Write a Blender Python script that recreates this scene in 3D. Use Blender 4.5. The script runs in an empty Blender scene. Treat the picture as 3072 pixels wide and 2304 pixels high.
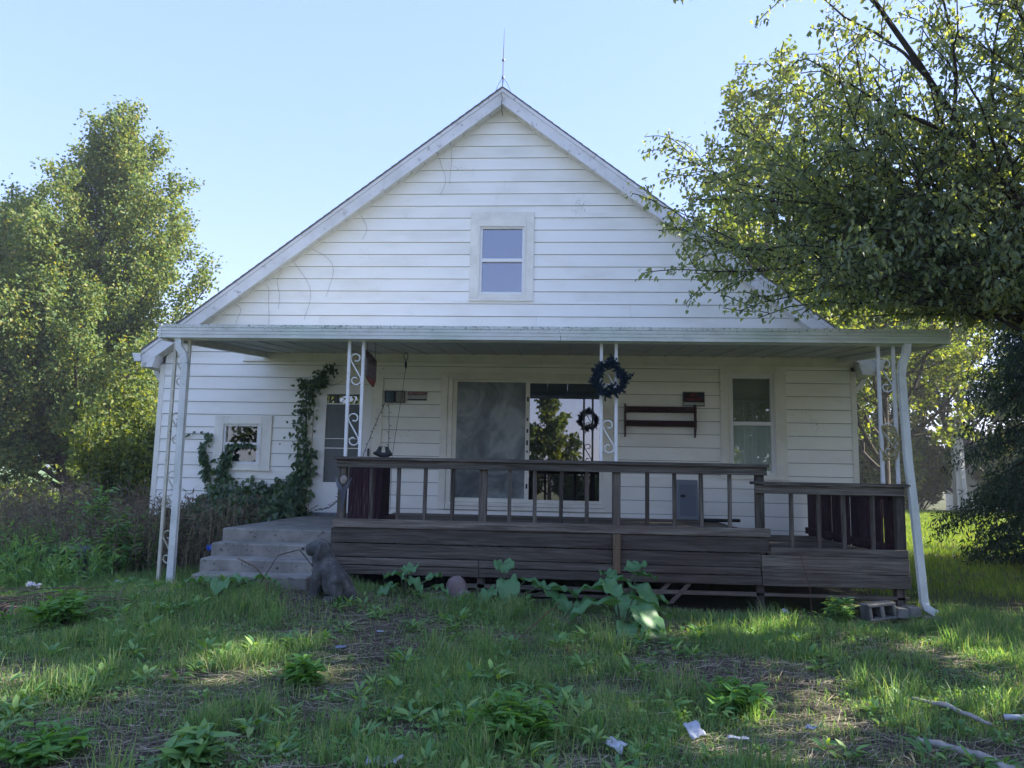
import bpy, bmesh, math, random
import numpy as np
from mathutils import Vector, Matrix, Quaternion
sc = bpy.context.scene
col = sc.collection
R = math.radians
random.seed(7)

# ------------------------------------------------------------------ camera
cam = bpy.data.cameras.new('camera'); cam.sensor_width = 36; cam.lens = 26.18
cam.clip_start = .05; cam.clip_end = 5000
camo = bpy.data.objects.new('camera', cam); col.objects.link(camo)
camo.matrix_world = (Matrix.Translation((0, -11.597, 1.45)) @ Matrix.Rotation(.0652, 4, 'Z')
                     @ Matrix.Rotation(math.pi/2 + .1235, 4, 'X') @ Matrix.Rotation(.0200, 4, 'Z'))
sc.camera = camo
# ------------------------------------------------------------------ sky, sun, exposure
SUN_EL, SUN_ROT = R(33), R(83)
w = bpy.data.worlds.new('World'); sc.world = w; w.use_nodes = True
nt = w.node_tree; nt.nodes.clear()
sky = nt.nodes.new('ShaderNodeTexSky'); sky.sky_type = 'NISHITA'; sky.sun_disc = False
sky.sun_elevation = SUN_EL; sky.sun_rotation = SUN_ROT
sky.air_density = 1.0; sky.dust_density = .3; sky.ozone_density = 2.5; sky.altitude = 0
bg = nt.nodes.new('ShaderNodeBackground'); bg.inputs[1].default_value = .15
wo = nt.nodes.new('ShaderNodeOutputWorld')
gm = nt.nodes.new('ShaderNodeGamma'); gm.inputs[1].default_value = .36       # even compression of the whole sky
hs_ = nt.nodes.new('ShaderNodeHueSaturation'); hs_.inputs['Saturation'].default_value = 1.75; hs_.inputs['Value'].default_value = 1.14
nt.links.new(sky.outputs[0], gm.inputs[0]); nt.links.new(gm.outputs[0], hs_.inputs['Color']); tn = nt.nodes.new('ShaderNodeMix'); tn.data_type = 'RGBA'; tn.blend_type = 'MULTIPLY'; tn.inputs[0].default_value = 1; tn.inputs[7].default_value = (.93, .855, 1.10, 1)
nt.links.new(hs_.outputs[0], tn.inputs[6]); nt.links.new(tn.outputs[2], bg.inputs[0]); nt.links.new(bg.outputs[0], wo.inputs[0])
sl = bpy.data.lights.new('sun', 'SUN'); sl.energy = 3.3; sl.angle = R(.5); sl.color = (1, .93, .80)
so = bpy.data.objects.new('sun', sl); col.objects.link(so)
sdir = Vector((math.sin(SUN_ROT)*math.cos(SUN_EL), math.cos(SUN_ROT)*math.cos(SUN_EL), math.sin(SUN_EL)))
so.rotation_euler = sdir.to_track_quat('Z', 'Y').to_euler(); so.location = (20, 15, 30)
sc.view_settings.view_transform = 'Standard'; sc.view_settings.look = 'None'
sc.view_settings.gamma = 1; sc.view_settings.exposure = 2.38
sc.cycles.max_bounces = 8; sc.cycles.transparent_max_bounces = 8
sc.cycles.sample_clamp_indirect = 6

# ------------------------------------------------------------------ materials
MATS = {}
def newmat(name):
    m = bpy.data.materials.new(name); m.use_nodes = True; MATS[name] = m
    n = m.node_tree; b = n.nodes['Principled BSDF']
    return m, n, b
def ramp(n, fac, stops):
    r = n.nodes.new('ShaderNodeValToRGB'); e = r.color_ramp.elements
    while len(e) < len(stops): e.new(.5)
    for i, (p, c) in enumerate(stops):
        e[i].position = p; e[i].color = (*c, 1)
    n.links.new(fac, r.inputs[0]); return r.outputs[0]
def wnoise(n, scale, stretch=(1, 1, 1), detail=5, rnd=0, rough=.55, dist=0):
    g = n.nodes.new('ShaderNodeNewGeometry'); v = g.outputs['Position']
    if rnd:
        oi = n.nodes.new('ShaderNodeObjectInfo'); mu = n.nodes.new('ShaderNodeMath'); mu.operation = 'MULTIPLY'
        mu.inputs[1].default_value = rnd; n.links.new(oi.outputs['Random'], mu.inputs[0])
        ad = n.nodes.new('ShaderNodeVectorMath'); ad.operation = 'ADD'
        n.links.new(v, ad.inputs[0]); n.links.new(mu.outputs[0], ad.inputs[1]); v = ad.outputs[0]
    mp = n.nodes.new('ShaderNodeVectorMath'); mp.operation = 'MULTIPLY'; mp.inputs[1].default_value = stretch
    n.links.new(v, mp.inputs[0])
    t = n.nodes.new('ShaderNodeTexNoise'); t.inputs['Scale'].default_value = scale
    t.inputs['Detail'].default_value = detail; t.inputs['Roughness'].default_value = rough
    t.inputs['Distortion'].default_value = dist
    n.links.new(mp.outputs[0], t.inputs['Vector']); return t.outputs['Fac']
def mixc(n, fac, a, b):
    m = n.nodes.new('ShaderNodeMix'); m.data_type = 'RGBA'
    for s, v in ((0, fac), (6, a), (7, b)):
        if hasattr(v, 'is_output'): n.links.new(v, m.inputs[s])
        else: m.inputs[s].default_value = v if s == 0 else (*v, 1)
    return m.outputs[2]
def bump(n, b, h, strength, dist=.01):
    u = n.nodes.new('ShaderNodeBump'); u.inputs['Strength'].default_value = strength; u.inputs['Distance'].default_value = dist
    n.links.new(h, u.inputs['Height']); n.links.new(u.outputs[0], b.inputs['Normal'])
def nmat(name, stops, scale=6, stretch=(1, 1, 1), rough=.7, detail=6, bmp=.2, bd=.004, rnd=0, dist=0, spec=.3, speck=None):
    m, n, b = newmat(name)
    f = wnoise(n, scale, stretch, detail, rnd, .6, dist); c = ramp(n, f, stops)
    if speck:   # (scale, threshold, colour)
        f2 = wnoise(n, speck[0], (1, 1, 1), 4, 0, .7)
        mr = n.nodes.new('ShaderNodeMapRange'); mr.inputs[1].default_value = speck[1]; mr.inputs[2].default_value = speck[1] + .05
        n.links.new(f2, mr.inputs[0]); c = mixc(n, mr.outputs[0], c, speck[2])
    n.links.new(c, b.inputs['Base Color']); b.inputs['Roughness'].default_value = rough
    b.inputs['Specular IOR Level'].default_value = spec
    if bmp: bump(n, b, f, bmp, bd)
    return m
def plain(name, c, rough=.6, metal=0, spec=.4):
    m, n, b = newmat(name); b.inputs['Base Color'].default_value = (*c, 1); b.inputs['Roughness'].default_value = rough
    b.inputs['Metallic'].default_value = metal; b.inputs['Specular IOR Level'].default_value = spec; return m
def leafmat(name, cols, trans=.4, tcol=None, rough=.5, spec=.25):
    m, n, b = newmat(name)
    g = n.nodes.new('ShaderNodeNewGeometry'); c = ramp(n, g.outputs['Random Per Island'], [(i/max(1, len(cols)-1), k) for i, k in enumerate(cols)])
    n.links.new(c, b.inputs['Base Color']); b.inputs['Roughness'].default_value = rough; b.inputs['Specular IOR Level'].default_value = spec
    t = n.nodes.new('ShaderNodeBsdfTranslucent'); 
    hs = n.nodes.new('ShaderNodeMix'); hs.data_type = 'RGBA'; hs.blend_type = 'MULTIPLY'; hs.inputs[0].default_value = 1
    n.links.new(c, hs.inputs[6]); hs.inputs[7].default_value = (*(tcol or (2.2, 1.9, .5)), 1); n.links.new(hs.outputs[2], t.inputs[0])
    mx = n.nodes.new('ShaderNodeMixShader'); mx.inputs[0].default_value = trans
    n.links.new(b.outputs[0], mx.inputs[1]); n.links.new(t.outputs[0], mx.inputs[2])
    n.links.new(mx.outputs[0], n.nodes['Material Output'].inputs[0]); return m
def glassmat(name, refl, tint=(.75, .8, .8), rough=.0):
    m, n, b = newmat(name); n.nodes.remove(b)
    t = n.nodes.new('ShaderNodeBsdfTransparent'); t.inputs[0].default_value = (*tint, 1)
    g = n.nodes.new('ShaderNodeBsdfGlossy'); g.inputs['Roughness'].default_value = rough; g.inputs[0].default_value = (.95, .97, 1, 1)
    mx = n.nodes.new('ShaderNodeMixShader'); mx.inputs[0].default_value = refl
    n.links.new(t.outputs[0], mx.inputs[1]); n.links.new(g.outputs[0], mx.inputs[2])
    n.links.new(mx.outputs[0], n.nodes['Material Output'].inputs[0]); return m

def siding_mat():
    m, n, b = newmat('siding')
    f = wnoise(n, 1.1, (1, 1, 2.2), 6, 3); c = ramp(n, f, [(.25, (.77, .755, .67)), (.5, (.88, .87, .80)), (.8, (.91, .905, .85))])
    # mildew: broken dark specks in patches
    f2 = wnoise(n, 46, (1, 1, 1.3), 3, 0, .7); f3 = wnoise(n, 1.5, (1, 1, 1), 3)
    mul = n.nodes.new('ShaderNodeMath'); mul.operation = 'MULTIPLY'; n.links.new(f2, mul.inputs[0]); n.links.new(f3, mul.inputs[1])
    mr = n.nodes.new('ShaderNodeMapRange'); mr.inputs[1].default_value = .39; mr.inputs[2].default_value = .43; mr.inputs[4].default_value = .6
    n.links.new(mul.outputs[0], mr.inputs[0]); c = mixc(n, mr.outputs[0], c, (.22, .25, .2))
    n.links.new(c, b.inputs['Base Color']); b.inputs['Roughness'].default_value = .45; b.inputs['Specular IOR Level'].default_value = .3
    f4 = wnoise(n, 2.5, (1, 1, 1.5), 2); bump(n, b, f4, .12, .03); return m
SIDING = siding_mat()
TRIM = nmat('trim', [(.3, (.68, .66, .57)), (.6, (.82, .80, .71))], 3, (1, 1, 1), .45, 6, .05, .01, 2, speck=(30, .66, (.35, .37, .32)))
RAKE = nmat('rake_trim', [(.3, (.60, .60, .57)), (.55, (.74, .74, .73)), (.8, (.78, .78, .77))], 2.2, (1, 1, 1), .45, 7, .04, .01, 0, speck=(9, .60, (.48, .46, .43)))
SOFF = nmat('soffit', [(.3, (.58, .57, .53)), (.7, (.70, .69, .65))], 4, (1, 1, 1), .5, 4, 0, .01, 3)
def fascia_mat():
    m, n, b = newmat('porch_fascia')
    f = wnoise(n, 3, (1, 1, 2), 6); c = ramp(n, f, [(.3, (.50, .52, .46)), (.55, (.64, .66, .60)), (.75, (.70, .71, .69))])
    fg = wnoise(n, .9, (1, 1, 1), 3); mg = n.nodes.new('ShaderNodeMapRange'); mg.inputs[1].default_value = .45; mg.inputs[2].default_value = .7; mg.inputs[4].default_value = .5
    n.links.new(fg, mg.inputs[0]); c = mixc(n, mg.outputs[0], c, (.42, .56, .44))
    f2 = wnoise(n, 40, (1, 1, 1), 3, 0, .7)
    g = n.nodes.new('ShaderNodeNewGeometry'); sx = n.nodes.new('ShaderNodeSeparateXYZ'); n.links.new(g.outputs['Position'], sx.inputs[0])
    mz = n.nodes.new('ShaderNodeMapRange'); mz.inputs[1].default_value = 3.06; mz.inputs[2].default_value = 3.16; mz.inputs[3].default_value = 0; mz.inputs[4].default_value = .14
    n.links.new(sx.outputs[2], mz.inputs[0]); ad = n.nodes.new('ShaderNodeMath'); n.links.new(f2, ad.inputs[0]); n.links.new(mz.outputs[0], ad.inputs[1])
    mr = n.nodes.new('ShaderNodeMapRange'); mr.inputs[1].default_value = .68; mr.inputs[2].default_value = .72; mr.inputs[4].default_value = .75
    n.links.new(ad.outputs[0], mr.inputs[0]); c = mixc(n, mr.outputs[0], c, (.12, .16, .12))
    n.links.new(c, b.inputs['Base Color']); b.inputs['Roughness'].default_value = .5; return m
PFASCIA = fascia_mat()
PCEIL = nmat('porch_ceiling', [(.3, (.42, .44, .40)), (.7, (.56, .57, .53))], 2, (1, 1, 1), .55, 5, 0, .01, 2)
METALW = nmat('white_metal', [(.3, (.62, .63, .60)), (.6, (.74, .75, .74))], 6, (1, 1, 1), .45, 5, 0, .01, 0, speck=(24, .63, (.30, .34, .28)))
METALC = nmat('cream_metal', [(.3, (.45, .43, .33)), (.6, (.62, .60, .50))], 6, (1, 1, 1), .5, 5, 0, .01, 0, speck=(24, .62, (.25, .25, .18)))
SPOUT = nmat('downspout_paint', [(.3, (.48, .52, .47)), (.6, (.66, .68, .65))], 7, (1, 1, .6), .5, 6, 0, .01, 0, speck=(60, .62, (.30, .34, .30)))
def woodmat(name, ax, stops, rough=.8, moss=None):
    s = {'x': (.55, 9, 14), 'z': (14, 14, .7), 'y': (10, .6, 10)}[ax]
    m, n, b = newmat(name)
    f = wnoise(n, 2.2, s, 8, 9, .65, 1.2); c = ramp(n, f, stops)
    f2 = wnoise(n, 5.5, s, 5, 4, .6, .6); mr = n.nodes.new('ShaderNodeMapRange'); mr.inputs[1].default_value = .56; mr.inputs[2].default_value = .68; mr.inputs[4].default_value = .55
    n.links.new(f2, mr.inputs[0]); c = mixc(n, mr.outputs[0], c, (.19, .18, .155))
    f3 = wnoise(n, .8, (1, 1, 1), 3, 0); mr3 = n.nodes.new('ShaderNodeMapRange'); mr3.inputs[1].default_value = .5; mr3.inputs[2].default_value = .75; mr3.inputs[4].default_value = .55
    n.links.new(f3, mr3.inputs[0]); c = mixc(n, mr3.outputs[0], c, moss or (.075, .046, .034))
    oi = n.nodes.new('ShaderNodeObjectInfo'); mo = n.nodes.new('ShaderNodeMapRange'); mo.inputs[3].default_value = .62; mo.inputs[4].default_value = 1.45; n.links.new(oi.outputs['Random'], mo.inputs[0])
    vm = n.nodes.new('ShaderNodeVectorMath'); vm.operation = 'SCALE'; n.links.new(c, vm.inputs[0]); n.links.new(mo.outputs[0], vm.inputs[3]); c = vm.outputs[0]
    n.links.new(c, b.inputs['Base Color']); b.inputs['Roughness'].default_value = rough; b.inputs['Specular IOR Level'].default_value = .25
    bump(n, b, f, .6, .008); return m
DW = [(.25, (.021, .0175, .0145)), (.42, (.069, .058, .047)), (.58, (.135, .116, .095)), (.8, (.26, .235, .20))]
WOODX = woodmat('deck_wood', 'x', DW); WOODZ = woodmat('baluster_wood', 'z', [(a, tuple(k*.75 for k in c)) for a, c in DW])
RAILX = woodmat('rail_wood', 'x', [(a, tuple(k*.7 for k in c)) for a, c in DW], moss=(.05, .052, .042))
FLOORX = woodmat('deck_floor_wood', 'x', [(a, tuple(k*1.3 for k in c)) for a, c in DW], moss=(.08, .085, .06))
MAROON = woodmat('maroon_wood', 'z', [(.3, (.022, .010, .014)), (.6, (.045, .018, .024)), (.85, (.08, .035, .04))], moss=(.02, .014, .018))
BROWNW = woodmat('brown_wood', 'x', [(.3, (.035, .018, .016)), (.6, (.07, .032, .026)), (.85, (.10, .05, .04))], moss=(.03, .016, .014))
TANW = woodmat('tan_wood', 'z', [(.3, (.09, .06, .035)), (.6, (.17, .11, .06)), (.85, (.22, .16, .1))], moss=(.05, .04, .03))
CONC = nmat('concrete', [(.25, (.11, .106, .092)), (.5, (.215, .208, .182)), (.75, (.32, .31, .275))], 3.5, (1, 1, 1), .9, 9, .4, .01, 0, speck=(18, .60, (.055, .055, .042)))
CINDER = nmat('cinder_block', [(.3, (.10, .10, .09)), (.7, (.22, .215, .20))], 9, (1, 1, 1), .95, 8, .5, .01)
SHINGLE = nmat('shingle', [(.3, (.10, .095, .095)), (.7, (.19, .18, .175))], 25, (1, 1, 1), .95, 6, .6, .01)
BLACK = plain('black_paint', (.012, .013, .016), .5); GREYMET = plain('grey_metal', (.16, .18, .20), .45, .2)
CORD = plain('dark_cord', (.015, .02, .015), .6); WHITEP = plain('white_paint', (.78, .78, .76), .4)
STEEL = plain('weathered_steel', (.10, .12, .15), .5, .4)
YELLOWH = plain('yellow_rope', (.35, .30, .12), .7)
GLASS_M = glassmat('mirror_glass', .22, (.4, .42, .47)); GLASS_S = glassmat('window_glass', .09, (.88, .92, .9)); GLASS_G = glassmat('gable_glass', .26, (.25, .3, .45))
FOG = nmat('fogged_glass', [(.30, (.03, .045, .05)), (.45, (.09, .115, .115)), (.6, (.22, .25, .245)), (.75, (.32, .35, .34))], 1.9, (1, 1, .8), .3, 7, 0, .01, 0, 1.3, .6)
ROOM = plain('room_plaster', (.30, .30, .28), .9); CURT = nmat('sheer_curtain', [(.3, (.55, .57, .55)), (.7, (.72, .73, .70))], 3, (9, 1, .2), .9, 3, 0)
PAPER = nmat('white_paper', [(.3, (.66, .68, .72)), (.7, (.78, .79, .82))], 8, (1, 1, 1), .8, 3, .2, .01)

# ------------------------------------------------------------------ mesh helpers
class MB:
    def __init__(s): s.v = []; s.f = []
    def box(s, x0, x1, y0, y1, z0, z1):
        o = len(s.v)
        s.v += [(x0,y0,z0),(x1,y0,z0),(x1,y1,z0),(x0,y1,z0),(x0,y0,z1),(x1,y0,z1),(x1,y1,z1),(x0,y1,z1)]
        s.f += [tuple(o+i for i in q) for q in ((0,3,2,1),(4,5,6,7),(0,1,5,4),(1,2,6,5),(2,3,7,6),(3,0,4,7))]; return s
    def hexa(s, pts):
        o = len(s.v); s.v += [tuple(p) for p in pts]
        s.f += [tuple(o+i for i in q) for q in ((0,3,2,1),(4,5,6,7),(0,1,5,4),(1,2,6,5),(2,3,7,6),(3,0,4,7))]; return s
    def prism(s, poly, a0, a1, axis='y'):
        n = len(poly); o = len(s.v)
        mk = {'y': lambda p, t: (p[0], t, p[1]), 'x': lambda p, t: (t, p[0], p[1]), 'z': lambda p, t: (p[0], p[1], t)}[axis]
        s.v += [mk(p, a0) for p in poly] + [mk(p, a1) for p in poly]
        s.f += [tuple(range(o, o+n)), tuple(range(o+2*n-1, o+n-1, -1))]
        s.f += [(o+i, o+n+i, o+n+(i+1) % n, o+(i+1) % n) for i in range(n)]; return s
    def sweep(s, path, prof, cap=True, up=(0, 1, 0), scl=None):
        path = [Vector(p) for p in path]; n = len(prof); o = len(s.v); u = Vector(up)
        for i, p in enumerate(path):
            t = (path[min(i+1, len(path)-1)] - path[max(i-1, 0)]).normalized()
            a = u - t*u.dot(t)
            if a.length < 1e-4: a = Vector((1, .13, .07)) - t*t.x
            a.normalize(); b = t.cross(a); k = scl[i] if scl else 1
            for q in prof: s.v.append(tuple(p + a*q[0]*k + b*q[1]*k))
        for i in range(len(path)-1):
            for j in range(n): s.f.append((o+i*n+j, o+i*n+(j+1) % n, o+(i+1)*n+(j+1) % n, o+(i+1)*n+j))
        if cap: s.f += [tuple(o+j for j in range(n-1, -1, -1)), tuple(o+(len(path)-1)*n+j for j in range(n))]
        return s
    def tube(s, path, r, n=6, cap=True):
        rr = list(r) if hasattr(r, '__len__') else [r]*len(path)
        return s.sweep(path, [(math.cos(2*math.pi*i/n), math.sin(2*math.pi*i/n)) for i in range(n)], cap, (.3, .2, 1), rr)
    def ball(s, c, r, seg=10, rings=6, jit=0, rng=random):
        o = len(s.v); rx, ry, rz = r if hasattr(r, '__len__') else (r, r, r)
        s.v.append((c[0], c[1], c[2]-rz))
        for i in range(1, rings):
            a = math.pi*i/rings
            for j in range(seg):
                t = 2*math.pi*j/seg; k = 1 + rng.uniform(-jit, jit)
                s.v.append((c[0]+rx*k*math.sin(a)*math.cos(t), c[1]+ry*k*math.sin(a)*math.sin(t), c[2]-rz*k*math.cos(a)))
        s.v.append((c[0], c[1], c[2]+rz)); e = len(s.v)-1
        for j in range(seg):
            s.f.append((o, o+1+(j+1) % seg, o+1+j))
            s.f.append((e, e-seg+j, e-seg+(j+1) % seg))
            for i in range(rings-2): a = o+1+i*seg; s.f.append((a+j, a+(j+1) % seg, a+seg+(j+1) % seg, a+seg+j))
        return s
    def build(s, name, m, parent=None, smooth=False, bev=0):
        me = bpy.data.meshes.new(name); me.from_pydata(s.v, [], s.f); me.update()
        return mkobj(name, me, m, parent, smooth, bev)
def mkobj(name, me, m, parent=None, smooth=False, bev=0, loc=None):
    if m and not me.materials: me.materials.append(m)
    if smooth: me.polygons.foreach_set('use_smooth', [True]*len(me.polygons))
    o = bpy.data.objects.new(name, me); col.objects.link(o)
    if loc: o.location = loc
    if bev:
        b = o.modifiers.new('bevel', 'BEVEL'); b.width = bev; b.segments = 1; b.limit_method = 'ANGLE'
    setpar(o, parent); return o
def wloc(e):
    v = Vector(e.location); 
    return v
def setpar(o, parent):
    if parent is not None:
        o.parent = parent
        base = Vector((0, 0, 0)); q = parent
        if q.type == 'EMPTY': base = Vector(q.location)
        elif q.parent is None and q.type == 'MESH': base = Vector(q.location)
        else: base = Vector(q.location) if q.parent is not None else base
        o.matrix_parent_inverse = Matrix.Translation(-base)
def thing(name, label, cat, loc=(0, 0, 0), group=None):
    o = bpy.data.objects.new(name, None); col.objects.link(o); o.location = loc; o.empty_display_size = .2
    return tag(o, label, cat, group)
def tag(o, label, cat, group=None):
    o['label'] = label; o['category'] = cat
    if group: o['group'] = group
    return o
def struct(o): o['kind'] = 'structure'; return o
def stuff(o, label=None, cat=None):
    o['kind'] = 'stuff'
    if label: tag(o, label, cat)
    return o
def npmesh(name, V, F, m, parent=None, smooth=False):
    """V (n,3) float, F (k,3|4) int"""
    me = bpy.data.meshes.new(name); V = np.asarray(V, np.float32); F = np.asarray(F, np.int32); k = F.shape[1]
    me.vertices.add(len(V)); me.vertices.foreach_set('co', V.ravel())
    me.loops.add(F.size); me.loops.foreach_set('vertex_index', F.ravel())
    me.polygons.add(len(F)); me.polygons.foreach_set('loop_start', np.arange(0, F.size, k, dtype=np.int32))
    me.update(calc_edges=True); me.validate()
    return mkobj(name, me, m, parent, smooth)
def unit(a): return a/np.maximum(np.linalg.norm(a, axis=1, keepdims=True), 1e-6)
def leaf_arrays(P, A, N, L, W, full=False, fold=.25, droop=.15):
    A = unit(A); S = unit(np.cross(A, N)); N = np.cross(S, A); L = L[:, None]; W = W[:, None]; n = len(P)
    if not full:
        V = np.stack([P, P+A*L*.45+S*W*.5+N*W*fold, P+A*L-N*L*droop, P+A*L*.45-S*W*.5+N*W*fold], 1)
        o = np.arange(n)[:, None]*4
        return V.reshape(-1, 3), np.concatenate([o+[0, 1, 2], o+[0, 2, 3]])
    V = np.stack([P, P+A*L*.22+S*W*.42+N*W*fold, P+A*L*.6+S*W*.42+N*(W*fold*.8-L*droop*.4), P+A*L-N*L*droop,
                  P+A*L*.6-S*W*.42+N*(W*fold*.8-L*droop*.4), P+A*L*.22-S*W*.42+N*W*fold, P+A*L*.45-N*L*droop*.2], 1)
    o = np.arange(n)[:, None]*7
    return V.reshape(-1, 3), np.concatenate([o+q for q in ([0, 1, 6], [1, 2, 6], [2, 3, 6], [3, 4, 6], [4, 5, 6], [5, 0, 6])])
def leaves(name, P, A, N, L, W, m, parent, full=False, fold=.25, droop=.15):
    V, F = leaf_arrays(P, A, N, L, W, full, fold, droop); return npmesh(name, V, F, m, parent)
def text_mesh(txt, size, loc, m, parent, name='lettering', sx=1, bold=0):
    cu = bpy.data.curves.new('t', 'FONT'); cu.body = txt; cu.size = size; cu.align_x = 'CENTER'; cu.align_y = 'CENTER'; cu.extrude = .0015; cu.offset = bold
    t = bpy.data.objects.new('t', cu); col.objects.link(t); dg = bpy.context.evaluated_depsgraph_get()
    me = bpy.data.meshes.new_from_object(t.evaluated_get(dg)); bpy.data.objects.remove(t)
    for v in me.vertices: v.co = Vector((v.co.x*sx + loc[0], loc[1] - v.co.z, v.co.y + loc[2]))
    me.materials.clear(); return mkobj(name, me, m, parent)
def vnoise(x, y, s, seed=0):
    """value noise, vectorised"""
    x = np.asarray(x, float)*s; y = np.asarray(y, float)*s
    xi = np.floor(x).astype(np.int64); yi = np.floor(y).astype(np.int64); fx = x-xi; fy = y-yi
    fx = fx*fx*(3-2*fx); fy = fy*fy*(3-2*fy)
    def h(a, b):
        k = (a*374761393 + b*668265263 + seed*1442695041) & 0x7fffffff
        k = ((k ^ (k >> 13))*1274126177) & 0x7fffffff
        return ((k ^ (k >> 16)) & 0xffff)/65535.0
    return (h(xi, yi)*(1-fx)+h(xi+1, yi)*fx)*(1-fy)+(h(xi, yi+1)*(1-fx)+h(xi+1, yi+1)*fx)*fy
def sstep(a, b, x): t = np.clip((np.asarray(x, float)-a)/(b-a), 0, 1); return t*t*(3-2*t)
def gz(x, y):
    x = np.asarray(x, float); y = np.asarray(y, float)
    mound = sstep(-7, -3.8, y)*(1-sstep(3, 9, y))*(.17-.13*sstep(-2.2, 1.8, x))*(1-.75*sstep(-4.2, -6.5, x))
    mound = mound+.13*np.exp(-(((x+3.1)/1.0)**2+((y+4.0)/.55)**2))
    near = 1-sstep(40, 80, np.hypot(x, y))
    return mound + near*((vnoise(x, y, .9, 1)-.5)*.06+(vnoise(x, y, 2.7, 2)-.5)*.035) - .02
def gz1(x, y): return float(gz(x, y))

# ------------------------------------------------------------------ ground and field
def ground_mat():
    m, n, b = newmat('ground_soil')
    f = wnoise(n, 1.3, (1, 1, 1), 8); c = ramp(n, f, [(.3, (.07, .056, .044)), (.5, (.13, .105, .08)), (.66, (.19, .155, .12)), (.8, (.25, .215, .16))])
    f1 = wnoise(n, 30, (1, 1, 1), 5, 0, .7); c = mixc(n, f1, c, (.09, .075, .055))
    f2 = wnoise(n, .55, (1, 1, 1), 4); mr = n.nodes.new('ShaderNodeMapRange'); mr.inputs[1].default_value = .42; mr.inputs[2].default_value = .6
    n.links.new(f2, mr.inputs[0]); c = mixc(n, mr.outputs[0], c, (.10, .14, .055))
    n.links.new(c, b.inputs['Base Color']); b.inputs['Roughness'].default_value = .95; b.inputs['Specular IOR Level'].default_value = .1
    bump(n, b, f1, 1.0, .06); return m
gx = np.unique(np.concatenate([np.linspace(-14, 12, 131), np.linspace(-60, -14, 24), np.linspace(12, 60, 24), -np.geomspace(60, 2500, 14), np.geomspace(60, 2500, 14)]))
gy = np.unique(np.concatenate([np.linspace(-10, 6, 110), np.linspace(-40, -10, 16), np.linspace(6, 60, 28), -np.geomspace(40, 2500, 14), np.geomspace(60, 2500, 14)]))
GX, GY = np.meshgrid(gx, gy); V = np.stack([GX, GY, gz(GX, GY)], -1).reshape(-1, 3)
ii = np.arange(len(gy)-1)[:, None]*len(gx) + np.arange(len(gx)-1)[None, :]; ii = ii.reshape(-1, 1)
struct(npmesh('ground', V, np.hstack([ii, ii+1, ii+1+len(gx), ii+len(gx)]), ground_mat(), None, True))
FIELD = nmat('crop_green', [(.3, (.085, .15, .035)), (.7, (.13, .21, .055))], .25, (1, 1, 1), .9, 6, 0)
V = np.array([(-900, 46, .06), (-16, 46, .06), (-10, 1500, .06), (-900, 1500, .06)]); struct(npmesh('crop_field', V, np.array([[0, 1, 2, 3]]), FIELD))

# ================================================================== HOUSE
CX, APZ, SL = -.99, 7.47, .767          # gable centre, wall apex, roof slope
XL, XR, DEPTH = -6.475, 4.50, 9.0
house = thing('farmhouse', 'white clapboard farmhouse with steep front gable and small attic window', 'house', (CX, 4.5, 0))
OPEN = dict(door=(-4.0, -2.8, .80, 2.98), slider=(-1.87, .82, .93, 3.055), right=(2.455, 3.452, 1.478, 3.257), small=(-5.5, -4.563, 1.465, 2.329), gable=(-1.473, -.449, 4.22, 5.687))
wall = MB(); pieces = []
rg = random.Random(3)
def xlim(z):
    h = (APZ - z)/SL; return max(XL+.078, CX-h), min(XR-.078, CX+h)
for k in range(-18, 18):
    z0 = 3.973+.203*k; z1 = z0+.203
    if z0 > APZ-.03: break
    z1 = min(z1, APZ-.005)
    zt_ = z1-.007
    cuts = sorted({z0, z1} | {z for o in OPEN.values() for z in o[2:] if z0+.012 < z < z1-.012})
    for a, b in zip(cuts, cuts[1:]):
        l0, r0 = xlim(a); l1, r1 = xlim(b)
        segs = [(l0, r0, l1, r1)]
        for o in OPEN.values():
            if o[2] < (a+b)/2 < o[3]:
                ns = []
                for (p, q, p1, q1) in segs:
                    if q <= o[0] or p >= o[1]: ns.append((p, q, p1, q1)); continue
                    if p < o[0]: ns.append((p, o[0], p1, o[0]))
                    if q > o[1]: ns.append((o[1], q, o[1], q1))
                segs = ns
        for (p, q, p1, q1) in segs:
            wall.hexa([(p, .004, a), (q, .004, a), (q, .12, a), (p, .12, a), (p1, .004, b), (q1, .004, b), (q1, .12, b), (p1, .12, b)])
            js = []
            if q-p > 5: js = [rg.uniform(p+1.8, p+3.6)]; js.append(min(q-1.2, js[0]+rg.uniform(3.2, 3.7)))
            elif q-p > 3.4: js = [rg.uniform(p+1.2, q-1.2)]
            xs = [p]+js+[q]
            for i in range(len(xs)-1):
                s0, s1 = xs[i]+(.001 if i else 0), xs[i+1]-(.001 if i < len(xs)-2 else 0)
                t0, t1 = (p1 if i == 0 else s0), (q1 if i == len(xs)-2 else s1)
                bt = min(b, zt_); fa = (a-z0)/.203; yb = -.026+.014*fa; yt = -.026+.014*(b-z0)/.203; jy = rg.uniform(-.0015, .0015)
                pieces.append([(s0, yb+jy, a), (s1, yb+jy, a), (s1, .003, a), (s0, .003, a), (t0, yt+jy, bt), (t1, yt+jy, bt), (t1, .003, bt), (t0, .003, bt)])
wallo = wall.build('front_wall', plain('tar_paper', (.03, .03, .032), .9), house)
for pc in pieces: MB().hexa(pc).build('siding_board', SIDING, wallo)
for x in (XL, XR-.08): MB().box(x, x+.08, -.03, .05, .3, 3.14).build('corner_trim', TRIM, house)
MB().box(XL+.02, XR-.02, -.005, .15, -.1, .5).build('foundation', CONC, house)
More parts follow.
